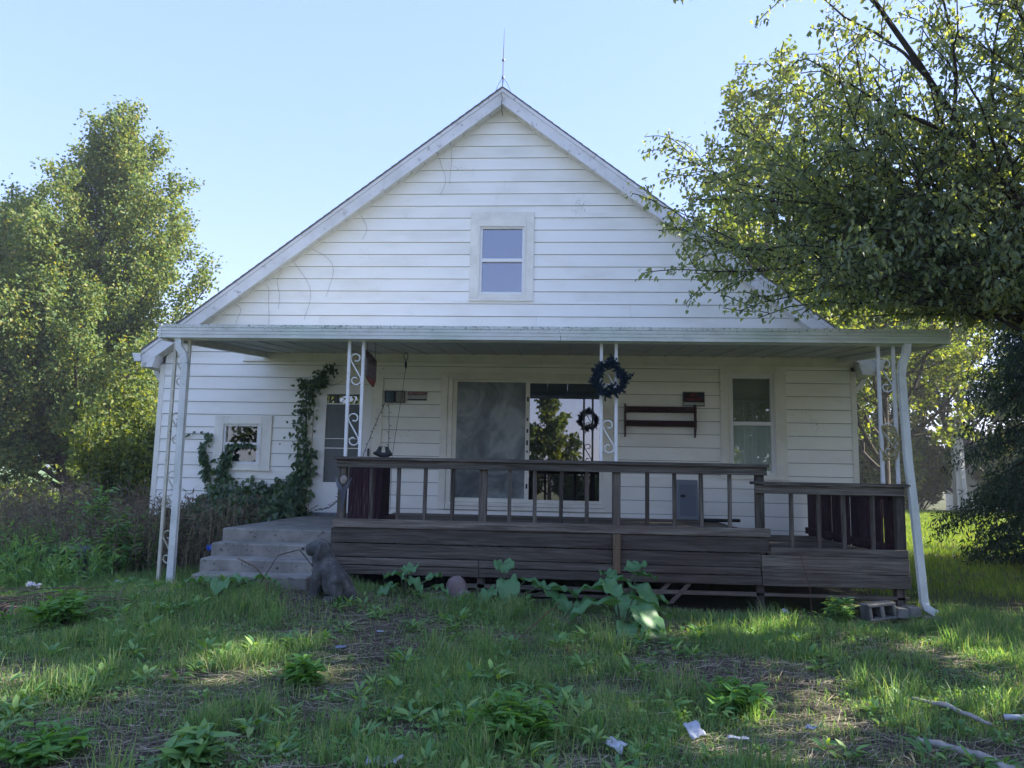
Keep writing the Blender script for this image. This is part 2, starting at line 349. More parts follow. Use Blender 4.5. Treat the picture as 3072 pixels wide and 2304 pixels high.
# side and back walls
for x0, x1, nm in ((XL+.006, XL+.12, 'side_wall'), (XR-.12, XR-.006, 'side_wall')):
    MB().box(x0, x1, .121, DEPTH, .3, 3.2).build(nm, SIDING, house)
MB().box(XL+.12, XR-.12, DEPTH-.12, DEPTH, .3, 3.2).build('back_wall', SIDING, house)
for side, xw in ((-1, XL), (1, XR)):      # clapboards of the side walls, seen edge-on at the corners
    for k in range(-18, -3):
        z0 = 3.973+.203*k; xo = xw+side*.022; xi = xw+side*.006
        MB().hexa([(xo, .05, z0), (xo, DEPTH, z0), (xw, DEPTH, z0), (xw, .05, z0), (xi, .05, z0+.203), (xi, DEPTH, z0+.203), (xw, DEPTH, z0+.203), (xw, .05, z0+.203)]).build('siding_board', SIDING, house)
# interior shell
room = MB().box(XL+.13, XR-.13, .13, 5.0, .72, .80).box(XL+.13, XR-.13, 4.9, 5.0, .80, 3.4).box(XL+.13, XR-.13, .13, 5, 3.35, 3.4).build('interior_shell', ROOM, house)
MB().box(-2.2, -2.1, .13, 4.9, .8, 3.35).box(1.5, 1.6, .13, 4.9, .8, 3.35).build('interior_partition', ROOM, house)
MB().box(-2.1, 1.5, 3.6, 4.9, 3.4, 6).box(-2.1, 1.5, .13, 4, 3.9, 3.95).build('attic_partition', ROOM, house)
# roof: two stepped shingle slopes
OV, EAVE = .25, .20
for s in (-1, 1):
    run = (CX-XL)+EAVE if s < 0 else (XR-CX)+EAVE
    ncr = 48; prof = []
    for i in range(ncr):
        a, b = run*i/ncr, run*(i+1)/ncr; zt = 7.72
        prof += [(CX+s*a, zt-SL*a+(.0 if i == 0 else -.002)), (CX+s*b, zt-SL*b+.006)]
    prof += [(CX+s*(run+.03), 7.72-SL*run-.02), (CX+s*(run+.0), 7.72-SL*run-.03), (CX, 7.72-.03)]
    MB().prism(prof, -OV-.016+.004*s, DEPTH+.25, 'y').build('roof_shingles', SHINGLE, house)
    # structural slab behind the fascia
    za, zb = 7.478, 7.688
    q = [(CX, za), (CX+s*run, za-SL*run), (CX+s*run, zb-SL*run), (CX, zb)]
    MB().prism(q, .0, DEPTH+.2, 'y').build('roof_deck', SOFF, house)
    # rake fascia: narrow drip band over a wide board
    MB().prism([(CX, 7.688), (CX, 7.628), (CX+s*run, 7.628-SL*run), (CX+s*run, 7.688-SL*run)], -OV-.012, -OV+.02, 'y').build('drip_edge', RAKE, house)
    MB().prism([(CX, 7.626), (CX, 7.425), (CX+s*run, 7.425-SL*run), (CX+s*run, 7.626-SL*run)], -OV, -OV+.022, 'y').build('rake_board', RAKE, house)
    # soffit panels under the rake
    n = 27
    for i in range(n):
        a, b = run*i/n+.004, run*(i+1)/n-.004
        za, zb = 7.470-SL*a, 7.470-SL*b; j = rg.uniform(-.002, .002)
        MB().hexa([(CX+s*a, -OV+.022, za-.008+j), (CX+s*b, -OV+.022, zb-.008+j), (CX+s*b, .0, zb-.008+j), (CX+s*a, .0, za-.008+j), (CX+s*a, -OV+.022, za+j), (CX+s*b, -OV+.022, zb+j), (CX+s*b, .0, zb+j), (CX+s*a, .0, za+j)]).build('soffit_panel', SOFF, house)
    MB().prism([(CX, 7.466), (CX, 7.436), (CX+s*(run-.22), 7.436-SL*(run-.22)), (CX+s*(run-.22), 7.466-SL*(run-.22))], -.045, -.0285, 'y').build('frieze_trim', TRIM, house)
    # boxed eave, gutter, and its downspout
    xe = CX+s*run; xw = XL if s < 0 else XR; ze = 7.626-SL*run
    MB().prism([(xe, ze+.03), (xe, ze-.20), (xw+s*.02, ze-.20), (xw-s*.02, ze-.06), (xw-s*.02, ze+.18)], -OV+.004, .02, 'y').build('eave_return', RAKE, house)
    MB().box(min(xe, xw), max(xe, xw), .02, DEPTH, ze-.20, ze-.185).box(min(xe-s*.02, xe), max(xe-s*.02, xe), .02, DEPTH, ze-.2, ze+.02).build('eave_soffit', SOFF, house)
    MB().prism([(xe+s*.003, ze+.02), (xe+s*.003, ze-.11), (xe+s*.10, ze-.11), (xe+s*.13, ze-.02), (xe+s*.15, ze+.02)], -OV-.03, DEPTH+.2, 'y').build('gutter', METALW, house, bev=.004)
    pr = [(-.035, -.04), (.035, -.04), (.035, .04), (-.035, .04)]
    MB().sweep([(xe+s*.06, .35, ze-.11), (xe+s*.06, .35, ze-.2), (xe-s*.0, .35, ze-.30), (xw+s*.07, .35, ze-.42), (xw+s*.07, .35, .3)], pr, True, (0, 1, 0)).build('gutter_downspout', METALW, house)

def window(name, casing, frame, panes, mats, cw=TRIM, label=None, y=0., sill=True):
    x0, x1, z0, z1 = casing; a0, a1, b0, b1 = frame
    wn = MB().box(x0, a0, -.045, .01, z0, z1).box(a1, x1, -.045, .01, z0, z1).box(a0, a1, -.045, .01, b1, z1).box(a0, a1, -.045, .01, z0, b0).build(name, cw, house, bev=.004)
    if label: wn['label'] = label
    fr = MB()
    lo = min(p[2] for p in panes); hi = max(p[3] for p in panes); l = min(p[0] for p in panes); r = max(p[1] for p in panes)
    d0, d1 = -.028, .05
    fr.box(a0, l, d0, d1, b0, b1).box(r, a1, d0, d1, b0, b1).box(l, r, d0, d1, hi, b1).box(l, r, d0, d1, b0, lo)
    ps = sorted(panes, key=lambda p: p[2])
    for p, q in zip(ps, ps[1:]):
        if p[3] < q[2]: fr.box(l, r, d0-.004, d1-.01, p[3], q[2])
    fr.build('frame', WHITEP if cw is not SOFF else cw, wn, bev=.003)
    # stepped outer stop
    MB().box(a0-.001, a0+.018, -.052, -.0455, b0, b1).box(a1-.018, a1+.001, -.052, -.0455, b0, b1).box(a0, a1, -.054, -.0455, b1-.018, b1+.001).build('stop_moulding', cw, wn)
    for p, m in zip(ps, mats):
        g = MB(); g.box(p[0]-.005, p[1]+.005, .012, .016, p[2]-.005, p[3]+.005); g.build('pane', m, wn)
    if sill: MB().box(x0-.01, x1+.01, -.06, -.046, z0-.004, z0+.02).build('sill', cw, wn)
    return wn
window('gable_window', OPEN['gable'], (-1.337, -.576, 4.328, 5.46), [(-1.277, -.633, 4.367, 4.861), (-1.277, -.633, 4.915, 5.413)], [GLASS_G, GLASS_G], label='attic sash window with bluish panes')
MB().box(-1.337, -.576, -.05, -.0, 5.461, 5.544).build('window_head_panel', TRIM, house)
MB().box(-1.3, -.6, .05, .07, 4.35, 5.42).build('attic_sky_sheet', nmat('sky_reflection_blue', [(.3, (.10, .13, .24)), (.7, (.13, .16, .28))], 2, (1, 1, 1), .8, 3, 0), house)  # added sheet behind the attic panes; its blue paints in the reflected sky
window('small_window', OPEN['small'], (-5.365, -4.723, 1.561, 2.213), [(-5.312, -4.80, 1.601, 1.86), (-5.312, -4.80, 1.902, 2.158)], [GLASS_S, GLASS_S], label='small sash window over the vine heap')
window('right_window', OPEN['right'], (2.585, 3.292, 1.549, 3.105), [(2.648, 3.215, 1.589, 2.293), (2.648, 3.215, 2.351, 3.019)], [GLASS_S, GLASS_S], label='tall sash window on the porch with dark glass')
MB().box(2.60, 3.25, .055, .06, 1.56, 2.32).build('window_sheer', CURT, house)
MB().box(2.60, 3.25, .065, .07, 2.33, 3.05).build('window_shade', nmat('dim_shade', [(.3, (.20, .19, .16)), (.6, (.36, .34, .28))], 1.6, (1, 1, 1.5), .8, 3, 0), house)
MB().box(2.95, 3.10, 1.6, 1.7, .8, 3.0).build('interior_door_frame', WHITEP, house)
# storm door
door = MB().box(-4.0, -3.905, -.045, .02, .80, 2.98).box(-2.958, -2.80, -.045, .02, .80, 2.98).box(-3.905, -2.958, -.045, .02, 2.85, 2.98).build('door', TRIM, house, bev=.004)
door['label'] = 'white storm door half hidden by the porch post'
sd = MB(); sd.box(-3.90, -3.70, -.03, .01, .835, 2.845).box(-3.144, -2.963, -.03, .01, .835, 2.845).box(-3.70, -3.144, -.03, .01, 2.693, 2.845).box(-3.70, -3.144, -.03, .01, .835, 1.305)
sd.build('storm_door_leaf', WHITEP, door, bev=.003)
MB().box(-3.715, -3.12, -.036, -.031, .965, .985).box(-3.715, -3.12, -.036, -.031, 1.175, 1.195).box(-3.715, -3.695, -.036, -.031, .985, 1.175).box(-3.14, -3.12, -.036, -.031, .985, 1.175).build('panel_moulding', WHITEP, door)
MB().box(-3.70, -3.144, -.028, -.012, 2.53, 2.548).box(-3.70, -3.144, -.028, -.012, 1.982, 1.993).box(-3.70, -3.144, -.028, -.012, 1.83, 1.845).build('glazing_bar', WHITEP, door)
SCREEN = nmat('door_screen', [(.3, (.08, .095, .095)), (.7, (.13, .15, .145))], 3, (1, 1, .4), .5, 4, 0, spec=.5)
MB().box(-3.705, -3.14, -.008, .0, 1.30, 2.53).build('pane', SCREEN, door); MB().box(-3.705, -3.14, -.008, .0, 2.53, 2.70).build('pane', GLASS_M, door)
MB().box(-3.0, -2.975, -.075, -.045, 1.72, 1.84).build('handle', BLACK, door, bev=.004)
MB().box(-4.0, -2.8, -.08, .0, .795, .834).build('threshold', GREYMET, door)
# sliding door
sl_ = MB().box(-1.87, -1.76, -.05, .01, .93, 3.055).box(-1.757, -1.685, -.04, .01, .93, 2.99).box(.66, .82, -.05, .01, .93, 3.055).box(-1.76, .66, -.05, .01, 2.99, 3.055).box(-1.685, .66, -.042, .01, 2.955, 2.989).build('sliding_door', TRIM, house, bev=.004)
sl_['label'] = 'wide sliding glass door with one fogged pane'
def leaf_frame(x0, x1, g0, g1, y0, y1, zt, zb, z0, z1):
    return MB().box(x0, g0, y0, y1, z0, z1).box(g1, x1, y0, y1, z0, z1).box(g0, g1, y0, y1, zt, z1).box(g0, g1, y0, y1, z0, zb)
leaf_frame(-1.684, -.47, -1.618, -.535, .0, .03, 2.919, 1.112, 1.05, 2.954).build('frame', TRIM, sl_, bev=.003)
leaf_frame(-.535, .659, -.469, .614, -.035, -.002, 2.905, 1.100, 1.05, 2.954).build('frame', TRIM, sl_, bev=.003)
MB().box(-1.625, -.53, .012, .018, 1.10, 2.925).build('pane', FOG, sl_)['label'] = 'cloudy fogged glass pane'
MB().box(-.475, .62, -.02, -.015, 1.095, 2.91).build('pane', GLASS_M, sl_)['label'] = 'clear pane mirroring the yard and the wreath'
MB().box(-1.70, .67, -.075, .03, .99, 1.049).box(-1.75, .70, -.06, .02, .93, .988).build('sill', TRIM, sl_, bev=.004)
for i in range(9): MB().box(-.515, -.488, -.038, -.0352, 1.3+i*.17+rg.uniform(-.05, .05), 1.325+i*.17+rg.uniform(-.0, .02)).build('screw_mark', BLACK, sl_)
pp = MB().box(-.185, .0, -.012, -.0115+.002, 2.30, 2.58).build('paper_notice', PAPER); tag(pp, 'blank pale paper sheet stuck behind the glass of the sliding door', 'notice')
# ledger strip where the porch roof meets the wall
MB().box(-5.08, 4.46, -.055, -.0265, 3.225, 3.36).box(-5.10, 4.47, -.064, -.0265, 3.205, 3.224).build('porch_ledger', TRIM, house, bev=.004)

# ================================================================== PORCH CANOPY
canopy = thing('porch_roof', 'flat white aluminium porch roof with algae stained front fascia', 'porch roof', (-.23, -1.6, 3.0))
FX0, FX1, FY = -4.745, 4.285, -3.21
for x0, x1 in ((FX0, -.005), (.0, FX1)):
    b = MB()
    b.prism([(FY, 3.0), (FY, 3.035), (FY+.008, 3.04), (FY, 3.045), (FY, 3.075), (FY+.008, 3.08), (FY, 3.085), (FY, 3.115), (FY+.008, 3.12), (FY, 3.125), (FY, 3.16), (FY+.05, 3.16), (FY+.05, 3.15), (FY+.02, 3.15), (FY+.02, 3.012), (FY+.06, 3.012), (FY+.06, 3.0)], x0, x1, 'x')
    b.build('fascia', PFASCIA, canopy)
for x in (FX0-.004, FX1-.03): MB().box(x, x+.034, FY-.006, FY+.07, 2.996, 3.163).build('corner_cap', PFASCIA, canopy)
def cz(y): return 3.355+(3.06-3.355)*(y/(-3.15))
npan = 24; pw = (FX1-FX0-.1)/npan
for i in range(npan):
    x0 = FX0+.05+i*pw; x1 = x0+pw-.006
    MB().hexa([(x0, FY+.06, cz(FY+.06)), (x1, FY+.06, cz(FY+.06)), (x1, -.03, cz(-.03)), (x0, -.03, cz(-.03))] + [(x, y, cz(y)+.05) for x, y in ((x0, FY+.06), (x1, FY+.06), (x1, -.03), (x0, -.03))]).build('ceiling_panel', PCEIL, canopy)
    MB().hexa([(x, y, cz(y)-.012) for x, y in ((x1-.03, FY+.06), (x1, FY+.06), (x1, -.03), (x1-.03, -.03))] + [(x, y, cz(y)-.0005) for x, y in ((x1-.03, FY+.06), (x1, FY+.06), (x1, -.03), (x1-.03, -.03))]).build('ceiling_rib', PCEIL, canopy)
for x in (FX0+.005, FX1-.045):
    MB().hexa([(a, y, cz(y)-.075) for a, y in ((x, FY+.065), (x+.04, FY+.065), (x+.04, -.03), (x, -.03))] + [(a, y, cz(y)+.075) for a, y in ((x, FY+.065), (x+.04, FY+.065), (x+.04, -.03), (x, -.03))]).build('side_channel', METALW, canopy)
    MB().hexa([(a, y, cz(y)-.085) for a, y in ((x-.01, FY+.065), (x+.07, FY+.065), (x+.07, -.03), (x-.01, -.03))] + [(a, y, cz(y)-.0755) for a, y in ((x-.01, FY+.065), (x+.07, FY+.065), (x+.07, -.03), (x-.01, -.03))]).build('side_lip', METALW, canopy)
MB().box(FX0+.09, FX1-.09, -3.09, -3.01, 3.0, 3.028).build('header_beam', METALW, canopy)

def scroll_path(cx, cz_, y, k=1., flip=1):
    pts = []
    for i in range(22):
        t = i/21; a = R(-130+340*t); r = (.022+.043*min(1, t*1.25))*k
        pts.append((cx+flip*r*math.cos(a), y, cz_+.125*k+r*math.sin(a)))
    low = [(2*cx-x, y, 2*cz_-z) for x, y_, z in pts]
    return pts+low[::-1]
def iron_post(xa, xb, z0, z1, zs, label, m=METALW, lean=0):
    t = thing('porch_post', label, 'post', ((xa+xb)/2, -3.05, z0), 'wrought iron porch posts')
    for x in (xa, xb):
        MB().hexa([(x+d, y, z0) for d, y in ((-.018, -3.068), (.018, -3.068), (.018, -3.032), (-.018, -3.032))] + [(x+lean+d, y, z1) for d, y in ((-.018, -3.068), (.018, -3.068), (.018, -3.032), (-.018, -3.032))]).build('upright', m, t, bev=.003)
    for z in zs: MB().tube(scroll_path((xa+xb)/2+lean*(z-z0)/(z1-z0), z, -3.05), .0085, 6).build('scroll', m, t, True)
    MB().box(xa-.03, xb+.03+lean, -3.08, -3.02, z1-.004, z1+.003).build('top_plate', m, t)
    return t
iron_post(-4.61, -4.44, .12, 3.0, (2.63, 1.94, 1.25, .56), 'tall cream scrollwork iron post standing in the weeds beside the steps', METALC)
iron_post(-2.48, -2.312, 1.642, 3.0, (2.665, 1.958), 'white scrollwork iron post in front of the storm door', METALW, -.01)
iron_post(.470, .640, 1.642, 3.0, (2.62, 1.922), 'white scrollwork iron post carrying the dark wreath', METALW)
p3 = iron_post(3.575, 3.740, 1.452, 3.0, (2.658, 1.936), 'white scrollwork iron post with yellow rope wound through its scroll', METALW)
# downspouts
def spout(path, label, kick=None):
    t = thing('downspout', label, 'downspout', path[-1], 'porch roof downspouts')
    hw, hd = .038, .03
    pr = []
    for sx, sy in ((-1, -1), (1, -1), (1, 1), (-1, 1)):
        pr += [(sy*hd, sx*hw*.96), (sy*hd*.96, sx*hw)] if sx*sy > 0 else [(sy*hd*.96, sx*hw), (sy*hd, sx*hw*.96)]
    P = [Vector(p) for p in path]
    main = MB(); main.sweep(P[3:], pr, True, (0, 1, 0)); main.build('pipe', SPOUT, t)
    el = MB(); Q = []
    for i in range(3):
        for j in range(5): Q.append(P[i].lerp(P[i+1], j/5))
    Q.append(P[3]); sc_ = [1.06 if i % 2 else 1.0 for i in range(len(Q))]
    el.sweep(Q, pr, True, (0, 1, 0), sc_); el.build('elbow', SPOUT, t)
    i = len(P)//2+1
    MB().sweep([P[i]+Vector((0, 0, .02)), P[i]-Vector((0, 0, .02))], [(a*1.07, b*1.07) for a, b in pr], True, (0, 1, 0)).build('joint_band', SPOUT, t)
    return t
spout([(-4.52, -3.16, 3.0), (-4.515, -3.16, 2.90), (-4.45, -3.15, 2.80), (-4.425, -3.15, 2.70), (-4.420, -3.15, 2.0), (-4.412, -3.15, 1.2), (-4.412, -3.15, .16)], 'weathered downspout beside the cream iron post at the weedy corner')
spout([(3.842, -3.17, 3.0), (3.83, -3.17, 2.88), (3.79, -3.16, 2.78), (3.772, -3.16, 2.65), (3.80, -3.17, 1.7), (3.83, -3.19, 1.2), (3.884, -3.20, .21), (3.90, -3.22, .15), (3.985, -3.25, .10)], 'leaning weathered downspout with kicked out foot beside the low rail')
rope = MB()
for k in range(3):
    rope.tube([(3.655+(.075+.008*k)*math.sin(a)*(1 if True else 1)*math.cos(a*.5*0+0), -3.075-.01*k, 1.90+.20*math.cos(a*.5+.35*k)*.95) for a in np.linspace(0, 4*math.pi, 50)], .006, 5)
rope.tube([(3.66, -3.08, 1.75), (3.58, -3.085, 1.77), (3.54, -3.085, 1.85), (3.53, -3.08, 1.98)], .006, 5)
tag(rope.build('rope', YELLOWH, None, True), 'dull yellow rope wound around the scroll of the iron post', 'rope')

# ================================================================== DECK
deck = thing('wooden_deck', 'dark weathered wooden porch deck with railing and lower side landing', 'deck', (0, -1.6, 0))
def jit(a): return rg.uniform(-a, a)
def board(name, x0, x1, y0, y1, z0, z1, m, sag=0):
    return MB().hexa([(x0, y0, z0+jit(sag)), (x1, y0, z0+jit(sag)), (x1, y1, z0), (x0, y1, z0), (x0, y0, z1+jit(sag)), (x1, y0, z1+jit(sag)), (x1, y1, z1), (x0, y1, z1)]).build(name, m, deck, bev=.004)
FYD = -3.155
for z0, z1, xs, dy in ((.845, .940, (-2.56, 2.315), -.012), (.677, .834, (-2.575, 2.285), .0), (.521, .667, (-2.57, 2.21), .002), (.433, .511, (-2.56, -.885, 2.205), -.002), (.330, .425, (-2.54, -.88, 2.215), .003)):
    for a, b in zip(xs, xs[1:]): board('rim_board', a+.002, b-.002, FYD+dy+jit(.002), FYD+dy+.036, z0, z1, WOODX, .003)
for z0, z1, a, b in ((.658, .742, 2.318, 3.768), (.476, .652, 2.214, 3.776), (.330, .470, 2.219, 3.786)):
    board('rim_board', a, b, FYD+jit(.003), FYD+.036, z0, z1, WOODX, .003)
for xa, xb, zt in ((-2.55, 2.29, .857), (2.31, 3.76, .66)):
    n = 21; 
    for i in range(n):
        y0 = -3.115+i*.1475; board('floor_board', xa+jit(.01), xb+jit(.005), y0, y0+.1405, zt-.03+jit(.002), zt+jit(.003), FLOORX)
MB().box(-2.575, -2.545, FYD+.04, -.05, .35, .82).build('side_rim', WOODX, deck); MB().box(3.75, 3.785, FYD+.04, -.05, .35, .63).build('side_rim', WOODX, deck)
MB().box(2.29, 2.308, -3.11, -.05, .60, .82).build('step_riser', WOODX, deck)
for x in (-2.48, -.86, .64, 2.21, 3.70):
    for y in (-3.05, -.4): board('support_post', x-.045, x+.045, y-.045, y+.045, -.1, .62 if x > 3 else .82, WOODZ)
for x0, x1, z0, z1 in ((-1.25, 2.2, .205, .248), (-1.1, 1.0, .135, .165), (2.2, 3.78, .205, .245)): board('skirt_strip', x0, x1, FYD+.06, FYD+.08, z0, z1, WOODX, .01)
for x in (.98, 1.2): MB().hexa([(x, FYD+.05, .1), (x+.06, FYD+.05, .1), (x+.06, FYD+.07, .1), (x, FYD+.07, .1), (x+.22, FYD+.05, .33), (x+.28, FYD+.05, .33), (x+.28, FYD+.07, .33), (x+.22, FYD+.07, .33)]).build('lattice_strip', WOODX, deck)
# upper railing
board('rail_cap', -2.575, 2.305, -3.21, -3.0, 1.604, 1.640, RAILX, .002)
board('rail_face', -2.545, 2.285, -3.175, -3.138, 1.518, 1.602, RAILX, .002)
board('rail_face', -2.545, 2.285, -3.06, -3.03, 1.525, 1.602, RAILX)
for x in (-2.48, -.858, .641, 2.215): board('newel_post', x-.046, x+.046, -3.137, -3.062, .858 if x < 2 else .66, 1.603, WOODZ)
balm = MB().box(-.021, .021, -.019, .019, 0, .665); bme = bpy.data.meshes.new('baluster'); bme.from_pydata(balm.v, [], balm.f); bme.materials.append(WOODZ)
for x in (-2.136, -1.83, -1.52, -1.207, -.55, -.264, .027, .314, .981, 1.28, 1.579, 1.885):
    o = mkobj('baluster', bme, None, deck, False, .003, (x+jit(.006), -3.117, .859)); o.rotation_euler = (0, jit(.008), jit(.1))
# lower railing
board('rail_cap', 2.135, 3.80, -3.21, -3.0, 1.418, 1.450, RAILX, .002)
board('rail_face', 2.15, 3.745, -3.175, -3.138, 1.320, 1.416, RAILX, .002)
for x in (2.55, 2.845, 3.113, 3.416):
    o = mkobj('baluster', bme, None, deck, False, .003, (x, -3.117, .662)); o.rotation_euler = (0, jit(.01), jit(.1))
board('newel_post', 3.67, 3.76, -3.137, -3.045, .66, 1.417, WOODZ)
for i in range(9):          # wide boards of the side railing back to the wall
    y = -2.86+i*.325; MB().box(3.69+jit(.006), 3.725+jit(.004), y-.12, y+.12+jit(.01), .67, 1.36).build('side_board', MAROON, deck, bev=.003)
MB().box(3.655, 3.689, -2.99, -.1, 1.28, 1.37).build('side_rail', MAROON, deck, bev=.004)
MB().box(3.60, 3.80, -2.99, -.08, 1.371, 1.405).build('side_cap', MAROON, deck, bev=.004)
MB().box(3.655, 3.689, -2.9, -.1, .70, .79).build('side_rail', MAROON, deck, bev=.004)
board('splice_block', .60, .682, FYD-.055, FYD-.016, .42, .842, TANW)

# ================================================================== CONCRETE STEPS
steps = thing('concrete_steps', 'grey concrete steps and landing leading up to the storm door', 'steps', (-3.25, -2.2, 0))
def slab(name, x0, x1, y0, y1, z0, z1):
    b = MB(); nx = 14
    for i in range(nx): pass
    b.box(x0, x1, y0, y1, z0, z1); return b.build(name, CONC, steps, bev=.014)
slab('landing', -3.9, -2.60, -3.02, -.09, -.1, .79)
slab('step', -3.88, -2.605, -3.33, -3.021, -.1, .648); slab('step', -3.85, -2.61, -3.64, -3.331, -.1, .512); slab('step', -3.78, -2.56, -3.95, -3.641, -.1, .385)

# ================================================================== THINGS ON AND AROUND THE PORCH
def skin_body(name, m, joints, edges, parent=None, sub=2, root=0):
    me = bpy.data.meshes.new(name); me.from_pydata([j[0] for j in joints], edges, []); o = bpy.data.objects.new(name, me); col.objects.link(o)
    sk = o.modifiers.new('skin', 'SKIN'); sk.use_smooth_shade = True
    for i, j in enumerate(joints):
        sv = me.skin_vertices[0].data[i]; r = j[1]; sv.radius = r if hasattr(r, '__len__') else (r, r); sv.use_root = (i == root)
    ss = o.modifiers.new('sub', 'SUBSURF'); ss.levels = sub; ss.render_levels = sub
    dg = bpy.context.evaluated_depsgraph_get(); m2 = bpy.data.meshes.new_from_object(o.evaluated_get(dg)); bpy.data.objects.remove(o)
    m2.materials.clear(); return mkobj(name, m2, m, parent, True)
STONE_DOG = nmat('dog_stone', [(.25, (.03, .031, .031)), (.5, (.062, .064, .063)), (.75, (.15, .15, .14))], 11, (1, 1, 1), .85, 8, .5, .01, speck=(14, .66, (.26, .27, .25)))
def dog():
    X, Y, Z, K = -2.25, -4.16, .185, 1.0
    def p(x, y, z): return (X+x*K, Y+y*K, Z+z*K)
    J = [(p(.10, 0, .14), (.155, .15)), (p(.17, 0, .07), (.12, .13)), (p(.02, 0, .24), (.145, .14)), (p(-.055, 0, .33), (.125, .12)), (p(-.085, 0, .415), (.115, .11)), (p(-.105, -.005, .50), (.13, .125)), (p(-.13, -.012, .535), (.115, .11)), (p(-.20, -.03, .505), (.078, .070)), (p(-.255, -.045, .490), (.066, .056)),
         (p(-.09, -.075, .28), .075), (p(-.125, -.08, .15), .055), (p(-.135, -.08, .05), .045), (p(-.19, -.085, .025), .045),
         (p(-.09, .075, .28), .075), (p(-.125, .08, .15), .055), (p(-.135, .08, .05), .045), (p(-.19, .085, .025), .045),
         (p(.06, -.12, .13), (.09, .10)), (p(.13, -.13, .05), .06), (p(-.03, -.15, .03), .042),
         (p(.06, .12, .13), (.09, .10)), (p(.13, .13, .05), .06), (p(-.03, .15, .03), .042), (p(.28, .02, .03), .03)]
    Ed = [(0, 1), (0, 2), (2, 3), (3, 4), (4, 5), (5, 6), (6, 7), (7, 8), (3, 9), (9, 10), (10, 11), (11, 12), (3, 13), (13, 14), (14, 15), (15, 16), (0, 17), (17, 18), (18, 19), (0, 20), (20, 21), (21, 22), (1, 23)]
    t = thing('dog_statue', 'dark stone statue of a sitting hound facing the concrete steps', 'statue', (X, Y, Z))
    skin_body('body', STONE_DOG, J, Ed, t)
    for s in (-1, 1):
        skin_body('ear', STONE_DOG, [(p(-.085, s*.080-.008, .565), (.024, .032)), (p(-.088, s*.108-.008, .51), (.018, .046)), (p(-.09, s*.112-.008, .45), (.015, .040)), (p(-.092, s*.106-.008, .41), (.012, .018))], [(0, 1), (1, 2), (2, 3)], t)
    MB().ball(p(-.278, -.052, .512), (.017, .02, .015), 8, 5).build('nose', STONE_DOG, t, True)
    MB().sweep([p(-.08+.105*math.cos(a), .10*math.sin(a), .385+.02*math.cos(a)) for a in np.linspace(0, 2*math.pi, 24)], [(-.012, -.006), (.012, -.006), (.012, .006), (-.012, .006)], False, (0, 0, 1)).build('collar', STONE_DOG, t)
dog()
# wreath
def wreath():
    t = thing('wreath', 'dark blue green artificial wreath hung on the iron post', 'wreath', (.556, -3.12, 2.58)); g = np.random.default_rng(5)
    MB().tube([(.556+.17*math.cos(a), -3.10, 2.58+.17*math.sin(a)) for a in np.linspace(0, 2*math.pi, 40)], .018, 6, False).build('ring', CORD, t)
    nb = 190; a = g.uniform(0, 2*math.pi, nb); rr = .155+g.normal(0, .022, nb); rad = np.stack([np.cos(a), 0*a, np.sin(a)], 1); tan = np.stack([-np.sin(a), 0*a, np.cos(a)], 1)
    B = np.stack([.556+rr*np.cos(a), -3.12-g.uniform(0, .045, nb), 2.58+rr*np.sin(a)], 1); D = unit(rad*g.normal(.25, .75, (nb, 1))+tan*g.normal(.3, .6, (nb, 1))+np.array([0, -1, 0])*g.uniform(.1, .9, (nb, 1))); m_ = 85
    u_ = np.tile(np.linspace(0, 1, m_), nb)[:, None]; n = nb*m_; P = np.repeat(B, m_, 0)+np.repeat(D, m_, 0)*u_*np.repeat(g.uniform(.045, .085, nb), m_)[:, None]; A = unit(np.repeat(D, m_, 0)*.6+g.normal(0, .8, (n, 3)))
    leaves('needles', P, A, g.normal(0, 1, (n, 3)), g.uniform(.016, .028, n), np.full(n, .0065), leafmat('wreath_needles', [(.010, .022, .040), (.020, .042, .066), (.045, .08, .10)], .05, (1, 1, 1)), t)
wreath()
# signs
def sign_matthews():
    x0, x1, z0, z1 = -2.406, -2.097, 2.608, 2.750; y = -.036
    t = thing('yard_sign', 'small sign reading MATTHEWS under the porch ceiling', 'sign', ((x0+x1)/2, y, z0))
    MB().box(x0, x1, y, -.027, z0, z1).build('plate', plain('sign_white', (.42, .43, .42), .5), t)
    MB().box(x0+.002, x1-.002, y-.002, y-.0005, z1-.055, z1-.002).build('header', plain('sign_red', (.12, .02, .022), .5), t)
    text_mesh('MATTHEWS', .046, ((x0+x1)/2, y-.003, z1-.029), plain('sign_pale_red', (.6, .36, .36), .5), t, sx=1.08, bold=.0008)
    MB().box(x0+.002, x1-.002, y-.002, y-.0005, z0+.002, z0+.024).build('footer', BLACK, t)
    b = MB(); q = random.Random(2)
    for z, h in ((z0+.072, .006), (z0+.055, .005), (z0+.038, .005)):
        x = x0+.02
        while x < x1-.03:
            w_ = q.uniform(.015, .04); b.box(x, min(x+w_, x1-.015), y-.002, y-.0005, z, z+h); x += w_+q.uniform(.008, .02)
    b.build('small_print', plain('sign_grey_ink', (.14, .14, .15), .5), t)
sign_matthews()
